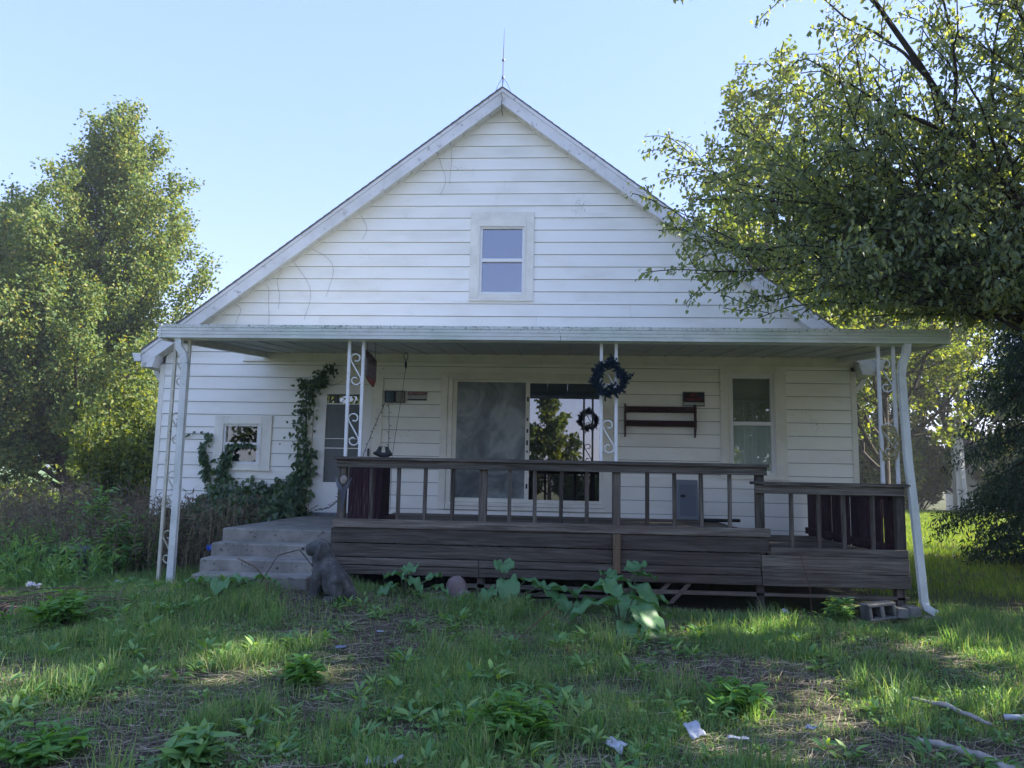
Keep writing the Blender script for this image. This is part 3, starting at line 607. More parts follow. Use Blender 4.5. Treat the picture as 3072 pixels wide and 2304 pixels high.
def sign_notres():
    x0, x1, z0, z1 = 1.886, 2.220, 2.574, 2.800; y = -.04
    t = thing('warning_sign', 'black NO TRESPASSING sign with red letters above the shelf rack', 'sign', ((x0+x1)/2, y, z0))
    MB().box(x0, x1, y, -.027, z0, z1).build('plate', BLACK, t); rd = plain('sign_red_ink', (.28, .025, .04), .5); wp = plain('sign_strip', (.40, .42, .38), .5)
    MB().box(x0+.012, x1-.012, y-.002, y-.0005, z0+.016, z0+.062).build('strip', wp, t)
    for a in ((x0+.004, x1-.004, z1-.008, z1-.004), (x0+.004, x1-.004, z0+.004, z0+.008), (x0+.004, x0+.008, z0+.008, z1-.008), (x1-.008, x1-.004, z0+.008, z1-.008)): MB().box(a[0], a[1], y-.002, y-.0005, a[2], a[3]).build('border_line', wp, t)
    text_mesh('NO', .075, ((x0+x1)/2, y-.003, z1-.052), rd, t, sx=.85, bold=.001); text_mesh('TRESPASSING', .052, ((x0+x1)/2, y-.003, z1-.118), rd, t, sx=.84, bold=.001)
sign_notres()
# shelf rack
t = thing('shelf_rack', 'dark brown two shelf wooden rack hung on the porch wall', 'shelf', (1.54, -.1, 2.09))
for x0 in (.992, 2.055):
    dx = .0
    MB().prism([(-.028, 2.61), (-.06, 2.60), (-.15, 2.55), (-.16, 2.46), (-.13, 2.42), (-.16, 2.36), (-.15, 2.26), (-.10, 2.16), (-.05, 2.09), (-.028, 2.09)], x0, x0+.022, 'x').build('side_panel', BROWNW, t, bev=.003)
for z0, z1 in ((2.471, 2.555), (2.256, 2.342)):
    MB().box(1.014, 2.055, -.15, -.132, z0, z1).build('shelf_rail', BROWNW, t, bev=.003); MB().box(1.014, 2.055, -.131, -.028, z0, z0+.018).build('shelf_board', BROWNW, t)
for x, z in ((1.33, 2.515), (1.66, 2.517), (1.10, 2.30), (1.52, 2.30), (1.97, 2.30)): MB().ball((x, -.153, z), .006, 6, 4).build('peg_screw', STEEL, t)
# open book plaque
t = thing('book_plaque', 'dark framed wall plaque shaped like an open book', 'plaque', (-2.6, -.05, 2.57))
for x0, x1, m in ((-2.757, -2.612, plain('plaque_teal', (.045, .085, .10), .5)), (-2.592, -2.447, plain('plaque_sand', (.20, .20, .17), .6))):
    pr_ = [(x0+(x1-x0)*i/8, -.045-.018*math.sin(math.pi*i/8)) for i in range(9)]
    MB().prism(pr_+[(x1, -.028), (x0, -.028)], 2.575, 2.748, 'z').build('page', m, t)
    MB().box(x0-.006, x0+.004, -.055, -.027, 2.568, 2.755).box(x1-.004, x1+.006, -.055, -.027, 2.568, 2.755).box(x0+.005, x1-.005, -.07, -.027, 2.566, 2.574).box(x0+.005, x1-.005, -.07, -.027, 2.749, 2.757).build('frame', BLACK, t)
# hanging painted board
def flagmat():
    m, n, b = newmat('flag_paint'); g = n.nodes.new('ShaderNodeNewGeometry'); sx = n.nodes.new('ShaderNodeSeparateXYZ'); n.links.new(g.outputs['Position'], sx.inputs[0])
    mr = n.nodes.new('ShaderNodeMapRange'); mr.inputs[1].default_value = 2.50; mr.inputs[2].default_value = 2.93; n.links.new(sx.outputs[2], mr.inputs[0])
    c = ramp(n, mr.outputs[0], [(.0, (.22, .02, .02)), (.22, (.25, .025, .02)), (.26, (.10, .07, .075)), (.62, (.16, .13, .13)), (.70, (.05, .022, .026)), (1, (.035, .018, .024))])
    f = wnoise(n, 22, (1, 1, 1), 6, 0, .7); k = n.nodes.new('ShaderNodeMapRange'); k.inputs[1].default_value = .5; k.inputs[2].default_value = .56; k.inputs[4].default_value = .55; n.links.new(f, k.inputs[0])
    n.links.new(mixc(n, k.outputs[0], c, (.25, .22, .22)), b.inputs['Base Color']); b.inputs['Roughness'].default_value = .8; return m
t = thing('hanging_board', 'weathered red and brown painted board hanging beside the iron post', 'sign', (-2.33, -2.55, 2.52))
P0, P1 = Vector((-2.338, -2.85, 0)), Vector((-2.318, -2.45, 0)); nn = Vector((P1.y-P0.y, -(P1.x-P0.x), 0)).normalized()*.009
prof = [(0, 2.93), (.5, 2.90), (1, 2.86), (1, 2.60), (.8, 2.52), (.45, 2.55), (0, 2.62)]; b = MB(); k = len(prof)
b.v += [tuple(P0.lerp(P1, u_)+nn+Vector((0, 0, z))) for u_, z in prof]+[tuple(P0.lerp(P1, u_)-nn+Vector((0, 0, z))) for u_, z in prof]
b.f += [tuple(range(k)), tuple(range(2*k-1, k-1, -1))]+[(i, k+i, k+(i+1) % k, (i+1) % k) for i in range(k)]; b.build('board', flagmat(), t)
for u_ in (.08, .9): q = P0.lerp(P1, u_); MB().tube([(q.x, q.y, 2.86), (q.x, q.y, 3.11)], .003, 5).build('hanger_wire', CORD, t)
# cable with hook hanging from the ceiling
t = thing('hanging_cable', 'thin cable on a looped hook with blue knob hanging from the porch ceiling', 'cable', (-2.35, -.5, 3.3))
MB().tube([(-2.353+.03*math.sin(a)*(1 if a < math.pi else 1), -.5, 3.235+.055*math.cos(a)) for a in np.linspace(0, 2*math.pi, 20)]+[(-2.353, -.5, 3.31)], .005, 5).build('hook_loop', CORD, t)
MB().tube([(-2.353, -.5, 3.18), (-2.352, -.5, 3.12), (-2.35, -.5, 3.05)], [.006, .021, .012], 8).build('knob', plain('blue_knob', (.01, .012, .05), .4), t)
MB().tube([(-2.35, -.5, 3.05), (-2.40, -.5, 2.6), (-2.45, -.5, 2.2), (-2.51, -.48, 1.7), (-2.53, -.4, .9)], .0035, 5).build('cable_strand', CORD, t)
# fairy light strings
def lightstring(path, label, seed):
    t = thing('light_string', label, 'string lights', path[-1], 'dark mini light strings'); q = random.Random(seed)
    P = []; 
    for a, b in zip(path, path[1:]):
        a, b = Vector(a), Vector(b); n = max(2, int((b-a).length/.05))
        for i in range(n): P.append(a.lerp(b, i/n)+Vector((q.uniform(-.004, .004), 0, q.uniform(-.003, .003))))
    P.append(Vector(path[-1])); MB().tube(P, .0042, 5).build('wire', CORD, t)
    bl = MB()
    for i in range(1, len(P)-1, 2):
        s = 1 if (i//2) % 2 else -1; bl.tube([P[i], P[i]+Vector((s*q.uniform(.025, .045), q.uniform(-.01, .01), q.uniform(-.005, .02)))], [.005, .003], 4)
    bl.build('bulb_row', CORD, t)
lightstring([(-2.757, -.06, 2.56), (-2.90, -.07, 2.2), (-3.02, -.08, 1.85), (-3.10, -.09, 1.6)], 'dark mini light string slanting from the book plaque to the door jamb', 1)
lightstring([(-2.69, -.06, 2.56), (-2.675, -.06, 2.2), (-2.665, -.06, 1.75), (-2.70, -.06, 1.52), (-2.74, -.06, 1.3), (-2.86, -.10, 1.0), (-2.93, -.2, .88)], 'dark mini light string dropping straight from the book plaque past a black adapter', 2)
lightstring([(-2.53, -3.0, 1.28), (-2.75, -2.4, 1.1), (-3.1, -1.6, .98), (-3.55, -.7, .90), (-3.85, -.35, .83)], 'dark mini light string trailing from the deck corner down across the landing', 3)
a_ = MB().box(-2.745, -2.685, -.10, -.03, 1.30, 1.42).build('power_adapter', BLACK, None, bev=.006); tag(a_, 'small black power adapter hanging on the wall string of lights', 'adapter')
# figurine on the rail
X = -2.03
t = thing('bird_figurine', 'black two headed bird planter standing on the rail cap', 'figurine', (X, -3.1, 1.64))
skin_body('body', BLACK, [((X-.06, -3.1, 1.672), (.034, .04)), ((X+.07, -3.1, 1.670), (.032, .038)), ((X+.005, -3.1, 1.664), (.022, .03)), ((X-.045, -3.1, 1.72), .024), ((X-.028, -3.1, 1.765), .024), ((X+.055, -3.1, 1.72), .024), ((X+.038, -3.1, 1.765), .024), ((X-.115, -3.1, 1.692), .010), ((X+.115, -3.1, 1.668), .016)],
          [(0, 2), (2, 1), (0, 3), (3, 4), (1, 5), (5, 6), (0, 7), (1, 8)], t, 2, 2)
for s, x in ((1, X-.014), (-1, X+.024)): MB().tube([(x, -3.1, 1.763), (x+s*.014, -3.1, 1.758)], [.007, .002], 6).build('beak', BLACK, t)
# wooden angel on the newel
t = thing('angel_ornament', 'grey wooden angel cutout with pale round head fixed to the corner newel', 'ornament', (-2.447, -3.2, 1.0))
GW = woodmat('grey_wood', 'z', [(.3, (.06, .065, .08)), (.6, (.12, .13, .16)), (.85, (.18, .19, .22))], moss=(.08, .085, .10))
MB().prism([(-2.487, 1.30), (-2.407, 1.30), (-2.425, 1.12), (-2.445, 1.0), (-2.46, 1.12)], -3.20, -3.178, 'y').build('body', GW, t, bev=.003)
for s in (-1, 1): MB().prism([(-2.447+s*.012, 1.315), (-2.447+s*.03, 1.24), (-2.447+s*.072, 1.30), (-2.447+s*.10, 1.40), (-2.447+s*.088, 1.405), (-2.447+s*.055, 1.34)], -3.205, -3.19+.001, 'y').build('wing', GW, t, bev=.003)
MB().ball((-2.445, -3.195, 1.375), (.042, .016, .05), 12, 8).build('head', nmat('angel_face', [(.3, (.20, .17, .15)), (.7, (.32, .27, .24))], 30, (1, 1, 1), .7, 4, 0), t, True)
# cabinet, box, panel, pipe
t = thing('wooden_cabinet', 'dark maroon wooden cabinet standing behind the deck corner railing', 'cabinet', (-2.32, -2.3, .86))
for i in range(5): x = -2.545+i*.082; MB().box(x, x+.079, -2.62+jit(.003), -2.595, .90, 1.515).build('board', MAROON, t)
MB().box(-2.545, -2.137, -2.594, -2.2, .862, .899).box(-2.545, -2.52, -2.594, -2.2, .90, 1.515).box(-2.16, -2.135, -2.594, -2.2, .90, 1.515).box(-2.545, -2.135, -2.594, -2.2, 1.516, 1.53).build('carcass', MAROON, t)
bx = MB().hexa([(-2.14, -2.55, .862), (-1.99, -2.55, .862), (-1.99, -2.3, .862), (-2.14, -2.3, .862), (-2.15, -2.55, .945), (-1.98, -2.55, .955), (-1.98, -2.3, .955), (-2.15, -2.3, .945)]).build('wooden_box', BROWNW, None, bev=.01); tag(bx, 'low reddish brown wooden box at the foot of the maroon cabinet', 'box')
t = thing('breaker_panel', 'grey metal electrical panel cover leaning on the porch wall', 'panel', (1.92, -.1, .86))
MB().hexa([(1.76, -.16, .862), (2.095, -.16, .862), (2.095, -.14, .862), (1.76, -.14, .862), (1.76, -.055, 1.452), (2.095, -.055, 1.452), (2.095, -.035, 1.452), (1.76, -.035, 1.452)]).build('cover', GREYMET, t, bev=.004)
MB().hexa([(1.82, -.155, .92), (2.06, -.155, .92), (2.06, -.15, .92), (1.82, -.15, .92), (1.82, -.078, 1.38), (2.06, -.078, 1.38), (2.06, -.07, 1.38), (1.82, -.07, 1.38)]).build('inner_door', plain('panel_blue_grey', (.12, .14, .17), .45), t, bev=.003)
MB().box(1.83, 1.90, -.122, -.10, 1.19, 1.23).build('latch', BLACK, t)
pb = MB().tube([(2.08, -.62, .885), (2.35, -.60, .884), (2.60, -.55, .886)], .024, 8).build('black_pipe', BLACK, None, True); tag(pb, 'black plastic pipe lying on the deck boards by the panel cover', 'pipe')
# lightning rods
def rod(x, y, zb, h, label, br=True):
    t = thing('lightning_rod', label, 'lightning rod', (x, y, zb)); MB().tube([(x, y, zb), (x, y, zb+h*.5), (x+.005, y, zb+h*.75), (x+.006, y, zb+h)], [.011, .011, .008, .003], 6).build('rod', STEEL, t)
    if br:
        for z in (zb+h*.20, zb+h*.48): MB().tube([(x, y, z-.012), (x, y, z+.012)], .024, 8).build('collar', STEEL, t)
        for dx, dy in ((-.16, .02), (.17, -.02), (-.03, .14)): MB().tube([(x, y, zb+h*.20), (x+dx*.45, y+dy*.45, zb+h*.10), (x+dx, y+dy, zb-.767*abs(dx)+.005)], .004, 5).build('brace', STEEL, t)
    return t
rod(-1.0, -.1, 7.74, 1.09, 'slender lightning rod with braced foot on the gable peak'); rod(2.66, 1.0, 4.96, .98, 'thin unbraced rod standing on the roof slope by the tree', False)
wire = MB().tube([(-1.01, -.27, 7.60), (-.985, -.285, 7.50), (-1.0, -.285, 7.42), (-.99, -.26, 7.30), (-.995, -.05, 7.33)], .006, 5).build('ground_wire', CORD, None); tag(wire, 'short dark wire dangling at the gable peak', 'wire')
# dead tendrils on the gable
TEND = plain('dead_tendril', (.26, .23, .20), .9); q = random.Random(11)
for (x, l, dx) in ((-5.27, .40, .05), (-4.83, .75, .12), (-4.55, .62, -.05), (-4.35, .95, .22), (-4.05, .80, .30), (-3.30, .42, .10), (-2.05, .62, .12), (-1.75, .68, -.10)):
    z = 7.42-.767*abs(x-CX); P = []
    for i in range(14):
        u_ = i/13; P.append((x+dx*math.sin(u_*2.6)+.03*math.sin(u_*7+x*5)+(.12*u_*u_ if dx > .2 else 0), -.036, z-l*u_**1.15+.06*math.sin(u_*3.1)))
    tt = MB().tube(P, .0024, 4).build('dead_tendril', TEND, None); tag(tt, 'thin dead vine tendril hanging from the left rake over the clapboards', 'vine', 'dead tendrils on the gable')

# ================================================================== VEGETATION
BARK = nmat('bark', [(.3, (.025, .021, .017)), (.7, (.075, .062, .05))], 9, (1, 1, .25), .95, 7, .8, .03)
BARKL = nmat('pale_bark', [(.3, (.30, .28, .25)), (.55, (.52, .50, .46)), (.8, (.62, .60, .56))], 5, (3, 3, .3), .9, 7, .6, .03)
L_MAPLE = leafmat('maple_leaf', [(.06, .105, .048), (.085, .145, .058), (.12, .185, .065), (.165, .22, .075), (.25, .24, .095)], .40, (2.3, 2.0, .6))
L_NEAR = leafmat('heart_leaf', [(.11, .15, .10), (.145, .19, .115), (.18, .225, .12), (.235, .27, .13)], .42, (2.4, 2.2, .5), .38, .4)  # pale greyish leaf colours; veiling glare over the near tree is put into them
L_BACK = leafmat('wood_leaf', [(.05, .085, .04), (.08, .125, .045), (.12, .16, .05), (.19, .21, .06)], .45, (2.5, 2.2, .5))
L_CEDAR = leafmat('cedar_spray', [(0.015, 0.035, 0.022), (0.027, 0.058, 0.032), (0.042, 0.08, 0.04)], .15, (1.8, 1.8, .6))
L_VINE = leafmat('vine_leaf', [(.05, .09, .052), (.07, .12, .062), (.09, .15, .07), (.12, .17, .07)], .25, (1.8, 1.8, .6), .4, .4)
L_BURD = leafmat('burdock_leaf', [(0.09, 0.204, 0.09), (0.108, 0.24, 0.102), (0.144, 0.276, 0.114)], .25, (1.8, 1.8, .5), .45, .35)
L_WEED = leafmat('weed_leaf', [(0.098, 0.218, 0.086), (0.132, 0.276, 0.098), (0.184, 0.333, 0.109), (0.253, 0.368, 0.121)], .32, (2, 1.9, .5))
L_GRASS = leafmat('grass_blade', [(.10, .185, .085), (.13, .235, .095), (.175, .285, .11), (.235, .315, .125), (.36, .33, .20)], .42, (1.5, 1.8, .6))
L_LAWN = leafmat('lawn_blade', [(.09, .17, .035), (.13, .23, .045), (.18, .28, .055), (.26, .28, .08)], .35, (2, 1.8, .4))
L_STRAW = leafmat('straw', [(.24, .20, .14), (.34, .29, .21), (.42, .37, .28), (.17, .14, .10)], .1, (1, 1, 1), .8, .1)
L_DEAD = leafmat('dead_weed', [(.12, .10, .075), (.18, .145, .105), (.26, .21, .145), (.13, .15, .08)], .15, (1.2, 1, .8), .9, .1)

def norm(v): return v/max(1e-6, np.linalg.norm(v))
def grow(g, p, d, L, r, lvl, P, tubes, twigs):
    n = P['seg'][lvl]; pts = [p]; rad = [r]; mx = len(P['seg'])-1
    for i in range(n):
        d = norm(d+g.normal(0, P['wig'][lvl], 3)+np.array([0, 0, P['up'][lvl]])); p = p+d*L/n; pts.append(p); rad.append(max(.006, r*(1-.8*(i+1)/n)))
    if r > P.get('rmin', .012): tubes.append((pts, rad, 7 if lvl == 0 else 5 if lvl == 1 else 4))
    if lvl == mx: twigs.append(pts); return
    if lvl >= mx-1: twigs.append(pts[n//2:])
    nc = P['n'][lvl]; t0 = P['t0'][lvl]; az = g.uniform(0, 6.28)
    for j in range(nc):
        t = min(.99, t0+(1-t0)*(j+g.uniform(0, .9))/nc); f = t*n; i = min(n-1, int(f)); q = pts[i]+(pts[i+1]-pts[i])*(f-i); ax = norm(pts[i+1]-pts[i])
        az += 2.4+g.normal(0, .3); u_ = norm(np.cross(ax, [.31, .12, .94] if abs(ax[2]) < .9 else [1, .1, 0])); v_ = np.cross(ax, u_); pe = u_*math.cos(az)+v_*math.sin(az)
        a = P['ang'][lvl]*(1-.35*t if lvl == 0 else 1)+g.normal(0, .12); fl = P['env'](t) if lvl == 0 else 1-.45*t
        grow(g, q, norm(ax*math.cos(a)+pe*math.sin(a)), L*P['ratio'][lvl]*fl*g.uniform(.8, 1.15), max(.006, rad[i]*.55), lvl+1, P, tubes, twigs)
def tubes_mesh(name, tubes, m, parent):
    b = MB()
    for pts, rad, n in tubes: b.tube([tuple(p) for p in pts], rad, n, False)
    return b.build(name, m, parent, True)
def twig_leaves(g, twigs, per, jit_, L, W, droop, upn=.6):
    """leaf origins along the twigs"""
    S = np.array([(*a, *b) for t in twigs for a, b in zip(t, t[1:])]); lens = np.linalg.norm(S[:, 3:]-S[:, :3], axis=1)
    N = int(per*len(twigs)); k = g.choice(len(S), N, p=lens/lens.sum()); u_ = g.uniform(0, 1, (N, 1))
    D = S[k, 3:]-S[k, :3]; P = S[k, :3]+D*u_+g.normal(0, jit_, (N, 3)); D = unit(D)
    A = unit(D*.5+g.normal(0, .6, (N, 3))+np.array([0, 0, -droop])); Nn = unit(g.normal(0, .6, (N, 3))+np.array([0, 0, upn]))
    return P, A, Nn, L*g.uniform(.65, 1.2, N), W*g.uniform(.7, 1.2, N)
def tree(name, label, base, H, P, leafm, per, L, W, jit_, droop, seed, group=None, stems=1, lean=.0, full=False, barkm=None, r0=None, clip=None, d0=None, sh=.9):
    g = np.random.default_rng(seed); z = gz1(base[0], base[1]); t = thing(name, label, 'tree', (base[0], base[1], z-.05), group); tubes = []; twigs = []
    for s in range(stems):
        a = g.uniform(0, 6.28); off = .0 if stems == 1 else .22; d = np.array(d0 if d0 else [lean*math.cos(a), lean*math.sin(a), 1.])
        if stems > 1: d = np.array([.17*math.cos(2.1*s+.5), .17*math.sin(2.1*s+.5), 1.]) if s else np.array([.0, 0, 1.])
        grow(g, np.array([base[0]+off*math.cos(2.1*s+.5), base[1]+off*math.sin(2.1*s+.5), z-.1]), norm(d), H*(1 if s == 0 else sh*g.uniform(.9, 1.1)), r0 or H*.017, 0, P, tubes, twigs)
    tubes_mesh('trunk', tubes, barkm or BARK, t)
    a = twig_leaves(g, twigs, per, jit_, L, W, droop)
    if clip is not None: k = clip(a[0]); a = tuple(x[k] for x in a)
    leaves('crown', *a, leafm, t, full); return t
BROAD = dict(seg=(9, 6, 4, 3), wig=(.05, .10, .16, .2), up=(.05, .10, .06, .0), n=(26, 8, 4), t0=(.14, .2, .2), ang=(1.05, .75, .8), ratio=(.46, .42, .5), env=lambda t: .45+.75*math.sin(min(1, t*1.15+.18)*math.pi)**.8*(1-.35*t), rmin=.012)
# the two maples beyond the weedy side
MAPLE = dict(seg=(10, 8, 4, 3), wig=(.02, .05, .12, .2), up=(.06, .05, .10, .04), n=(44, 11, 5), t0=(.08, .14, .15), ang=(1.06, .62, .8), ratio=(.62, .36, .5), env=lambda t: (1.0-.74*t)*(.92+.10*math.sin(t*21+1)), rmin=.014)
tree('maple_tree', 'tall maple with several dark stems beside the weedy corner of the house', (-18.7, 16.2), 14.0, MAPLE, L_MAPLE, 27, .14, .11, .17, .55, 21, stems=3, r0=.21, sh=.66)
tree('maple_tree', 'darker maple standing further along the field edge from the multi stemmed one', (-24.3, 18.5), 12.0, MAPLE, L_MAPLE, 20, .145, .115, .16, .55, 22, stems=2, r0=.2, sh=.75)
# near tree leaning over the porch roof
def near_tree():
    g = np.random.default_rng(41); t = thing('mulberry_tree', 'leafy tree reaching its drooping boughs over the porch roof', 'tree', (6.5, -3.3, -.05)); tubes = []; twigs = []
    base = np.array([6.5, -3.3, -.1]); fork = np.array([6.35, -3.3, 2.3])
    tubes.append(([base, base*.5+fork*.5+[.05, 0, 0], fork], [.22, .18, .16], 9))
    P = dict(seg=(7, 5, 4), wig=(.05, .12, .18), up=(-.02, .03, -.03), n=(12, 6), t0=(.2, .12), ang=(.62, .7), ratio=(.44, .5), env=lambda q: 1-.45*q, rmin=.004)
    for tgt, r in (((3.3, -3.8, 3.6), .05), ((2.7, -3.9, 3.75), .055), ((2.9, -3.7, 4.0), .05), ((3.3, -4.0, 4.3), .05), ((3.7, -3.8, 4.1), .05), ((3.4, -3.6, 3.8), .045), ((4.1, -4.0, 4.6), .05), ((2.5, -3.6, 4.1), .045), ((2.55, -3.9, 4.5), .06), ((2.9, -3.9, 4.3), .055), ((3.3, -4.0, 5.0), .055), ((3.9, -4.0, 3.7), .05), ((2.9, -3.5, 5.6), .065), ((3.4, -4.4, 6.9), .07), ((4.6, -3.9, 7.6), .05), ((6.4, -3.2, 8.4), .06), ((4.0, -2.6, 4.6), .06), ((4.6, -4.2, 4.2), .055), ((5.0, -4.8, 5.6), .06), ((9.2, -3.6, 6.2), .07), ((8.4, -1.2, 6.6), .07), ((6.2, -.6, 6.3), .07), ((7.4, -6.0, 5.8), .06), ((4.5, -1.6, 6.0), .06), ((5.6, -3.6, 5.8), .06), ((5.2, -2.7, 7.0), .06)):
        v = np.array(tgt)-fork; L = np.linalg.norm(v); grow(g, fork+norm(v)*.02, norm(v+np.array([0, 0, .18*L])), L*1.12, r, 0, dict(P, up=(-.045, .0, -.04)), tubes, twigs)
    low = lambda pts: any(p[0] < 5.7 and p[2] < 3.22 for p in pts[1:])
    tubes = [q for q in tubes if q[1][0] > .1 or not low(q[0])]; twigs = [q for q in twigs if not low(q)]
    tubes_mesh('trunk', tubes, BARK, t)
    a = twig_leaves(g, twigs, 31, .045, .070, .039, 1.1, .3)
    k = ~((a[0][:, 1] > -.35) & (a[0][:, 2] < 7.8-.767*np.abs(a[0][:, 0]-CX)) & (a[0][:, 0] < 4.8)) & ~((a[0][:, 2] < 3.25) & (a[0][:, 1] > -3.3) & (a[0][:, 0] < 4.5)) & ~((a[0][:, 2] < 3.17+.1*np.sin(a[0][:, 0]*7)) & (a[0][:, 0] < 5.6))
    leaves('crown', *(x[k] for x in a), L_NEAR, t, True)
near_tree()
# trees behind the house on the lawn side
for nm, lb, b_, H, per, L, s in (('lawn_tree', 'tall tree rising behind the back corner of the house', (6.3, 13.6), 13.5, 22, .19, 51), ('lawn_tree', 'broad sunlit tree at the back of the lawn behind the porch post', (13.5, 20.5), 13.0, 20, .21, 52)):
    tree(nm, lb, b_, H, BROAD, L_BACK, per, L, L*.7, .12, .4, s, 'trees around the side lawn')
for i, (b_, H, lb) in enumerate((((14.5, 31.5), 11.0, 'dense dark tree at the end of the lawn nearest the house'), ((18.2, 33), 12.5, 'dense dark tree at the end of the lawn left of the pale trunk'), ((22.6, 32.5), 13, 'dense dark tree crowding the pale trunk from behind'), ((27, 31), 13, 'dense dark tree behind the white shed'), ((9.5, 34), 11, 'dark tree beyond the back corner of the house'))):
    tree('woodland_tree', lb, b_, H, dict(BROAD, t0=(.05, .2, .2)), L_BACK, 11, .27, .2, .16, .4, 60+i, 'dark trees at the end of the lawn')
# trees standing off to the sunny side that shade the front yard
for i, (b_, H, lb) in enumerate((((13.5, -.5), 11.0, 'large shade tree past the mulberry on the sunny side'), ((10.8, -7.0), 10.8, 'shade tree beside the front yard on the sunny side'), ((19.5, 3.0), 12.5, 'tall shade tree at the sunny edge of the lawn'))):
    tree('shade_tree', lb, b_, H, BROAD, L_BACK, (11, 21, 11)[i], .24, .18, .14, .4, 80+i, 'shade trees on the sunny side')
# pale trunk and shed at the lawn end
t = thing('pale_snag', 'pale fluted dead tree trunk standing at the end of the lawn', 'tree', (21.0, 29.3, 0)); b = MB(); n = 14
pr = [((1+.22*(i % 2))*math.cos(2*math.pi*i/n), (1+.22*(i % 2))*math.sin(2*math.pi*i/n)) for i in range(n)]
b.sweep([(21.0, 29.3, -.1), (21.02, 29.3, .4), (21.0, 29.3, 1.5), (20.98, 29.3, 3.2), (21.05, 29.3, 5.0)], pr, True, (0, 1, 0), [.42, .30, .27, .25, .2]); b.build('trunk', BARKL, t)
t = thing('white_shed', 'white board shed mostly hidden behind the cedar', 'shed', (24.6, 31, 0)); MB().box(22.6, 26.8, 30.6, 34, 0, 3.0).build('wall', WHITEP, t)
for i in range(21): MB().box(22.6+i*.2, 22.6+i*.2+.19, 30.57, 30.598, .02, 3.0).build('plank', WHITEP, t)
MB().prism([(30.3, 3.0), (32.3, 4.3), (34.3, 3.0)], 22.4, 27.0, 'x').build('roof', SHINGLE, t)
# cedar
def cedar():
    g = np.random.default_rng(91); bx, by, R0, H = 9.55, 2.4, 2.35, 7.8; t = thing('cedar_tree', 'dark feathery cedar with drooping sprays at the lawn edge', 'tree', (bx, by, 0)); tubes = [([np.array([bx, by, -.1]), np.array([bx, by, H*.6]), np.array([bx, by, H])], [.16, .1, .02], 7)]; segs = []
    for i in range(520):
        z = H*g.uniform(.05, 1)**1.1; a = g.uniform(0, 6.28); L = R0*(1.02-z/H)**.7*g.uniform(.6, 1.12)+.25; p = np.array([bx, by, z]); d = np.array([math.cos(a), math.sin(a), .12]); pts = [p]
        for k in range(6): d = norm(d+np.array([0, 0, -.10])+g.normal(0, .08, 3)); p = p+d*L/6; pts.append(p)
        tubes.append((pts, list(np.linspace(.025, .006, 7)), 4)); segs.append(pts)
        for k in range(2, 7):
            for s in (-1, 1):
                q = pts[k]; sd = norm(np.cross(d, [0, 0, 1]))*s; e = q+sd*g.uniform(.15, .4)+np.array([0, 0, -g.uniform(.05, .25)])+d*.15; segs.append([q, (q+e)/2+[0, 0, .02], e])
    tubes_mesh('trunk', tubes, BARK, t)
    a = twig_leaves(g, segs, 17, .06, .14, .028, .7, .2); leaves('crown', *a, L_CEDAR, t)
cedar()
# shrubs between maple and house, and along the field edge
def shrub(name, label, base, rx, ry, h, n, L, m, seed, group=None):
    g = np.random.default_rng(seed); z = gz1(*base); t = thing(name, label, 'shrub', (base[0], base[1], z), group); tubes = []; tw = []
    for i in range(n):
        a = g.uniform(0, 6.28); rr = math.sqrt(g.uniform(0, 1)); tip = np.array([base[0]+rx*rr*math.cos(a), base[1]+ry*rr*math.sin(a), z+h*g.uniform(.55, 1.08)*(1-.35*rr*rr)]); st = np.array([base[0]+(tip[0]-base[0])*.3, base[1]+(tip[1]-base[1])*.3, z-.05]); mid = (st+tip)/2+g.normal(0, .12, 3)+np.array([(tip[0]-base[0])*.12, (tip[1]-base[1])*.12, .1])
        pts = [st, (st+mid)/2+g.normal(0, .03, 3), mid, (mid+tip)/2, tip]; tubes.append((pts, [.014, .012, .009, .006, .004], 4)); tw.append(pts[1:])
        for k in range(4): q = pts[2]+(tip-pts[2])*g.uniform(0, .9); e = q+g.normal(0, .25, 3)*[1, 1, .6]+[0, 0, .12]; tw.append([q, (q+e)/2, e])
    tubes_mesh('stems', tubes, BARK, t); a = twig_leaves(g, tw, 17, .05, L, L*.55, .4, .5); leaves('foliage', *a, m, t); return t
for i, (b_, rx, h, lb) in enumerate((((-9.6, 4.6), 1.3, 3.6, 'tall thin shrub growing against the side of the house'), ((-12.2, 9.5), 1.8, 3.0, 'leafy shrub under the maple beside the house'), ((-19.8, 14.0), 1.5, 1.1, 'low leafy shrub at the foot of the maple'), ((-22.5, 16.5), 1.6, .9, 'pale leafy shrub at the field edge'))):
    shrub('wild_shrub', lb, b_, rx, rx, h, 75, .13, L_MAPLE if i > 1 else L_BACK, 100+i, 'shrubs along the weedy side')
for i, (b_, rx, h, lb) in enumerate((((13.0, 28.5), 2.6, 4.2, 'dark undergrowth bush at the end of the lawn nearest the house'), ((16.6, 29.4), 2.6, 4.6, 'dark undergrowth bush with bare stems at the lawn end'), ((19.4, 31.5), 2.2, 5.0, 'tall undergrowth bush just before the pale trunk'), ((24.2, 29.4), 2.2, 4.2, 'dark undergrowth bush in front of the shed'), ((9.4, 30), 2.8, 4.2, 'dark undergrowth bush beyond the back corner'), ((28.5, 30), 2.6, 4.5, 'dark undergrowth bush past the shed'))):
    shrub('undergrowth_bush', lb, b_, rx, 1.6, h, 190, .27, L_BACK, 120+i, 'undergrowth at the end of the lawn')
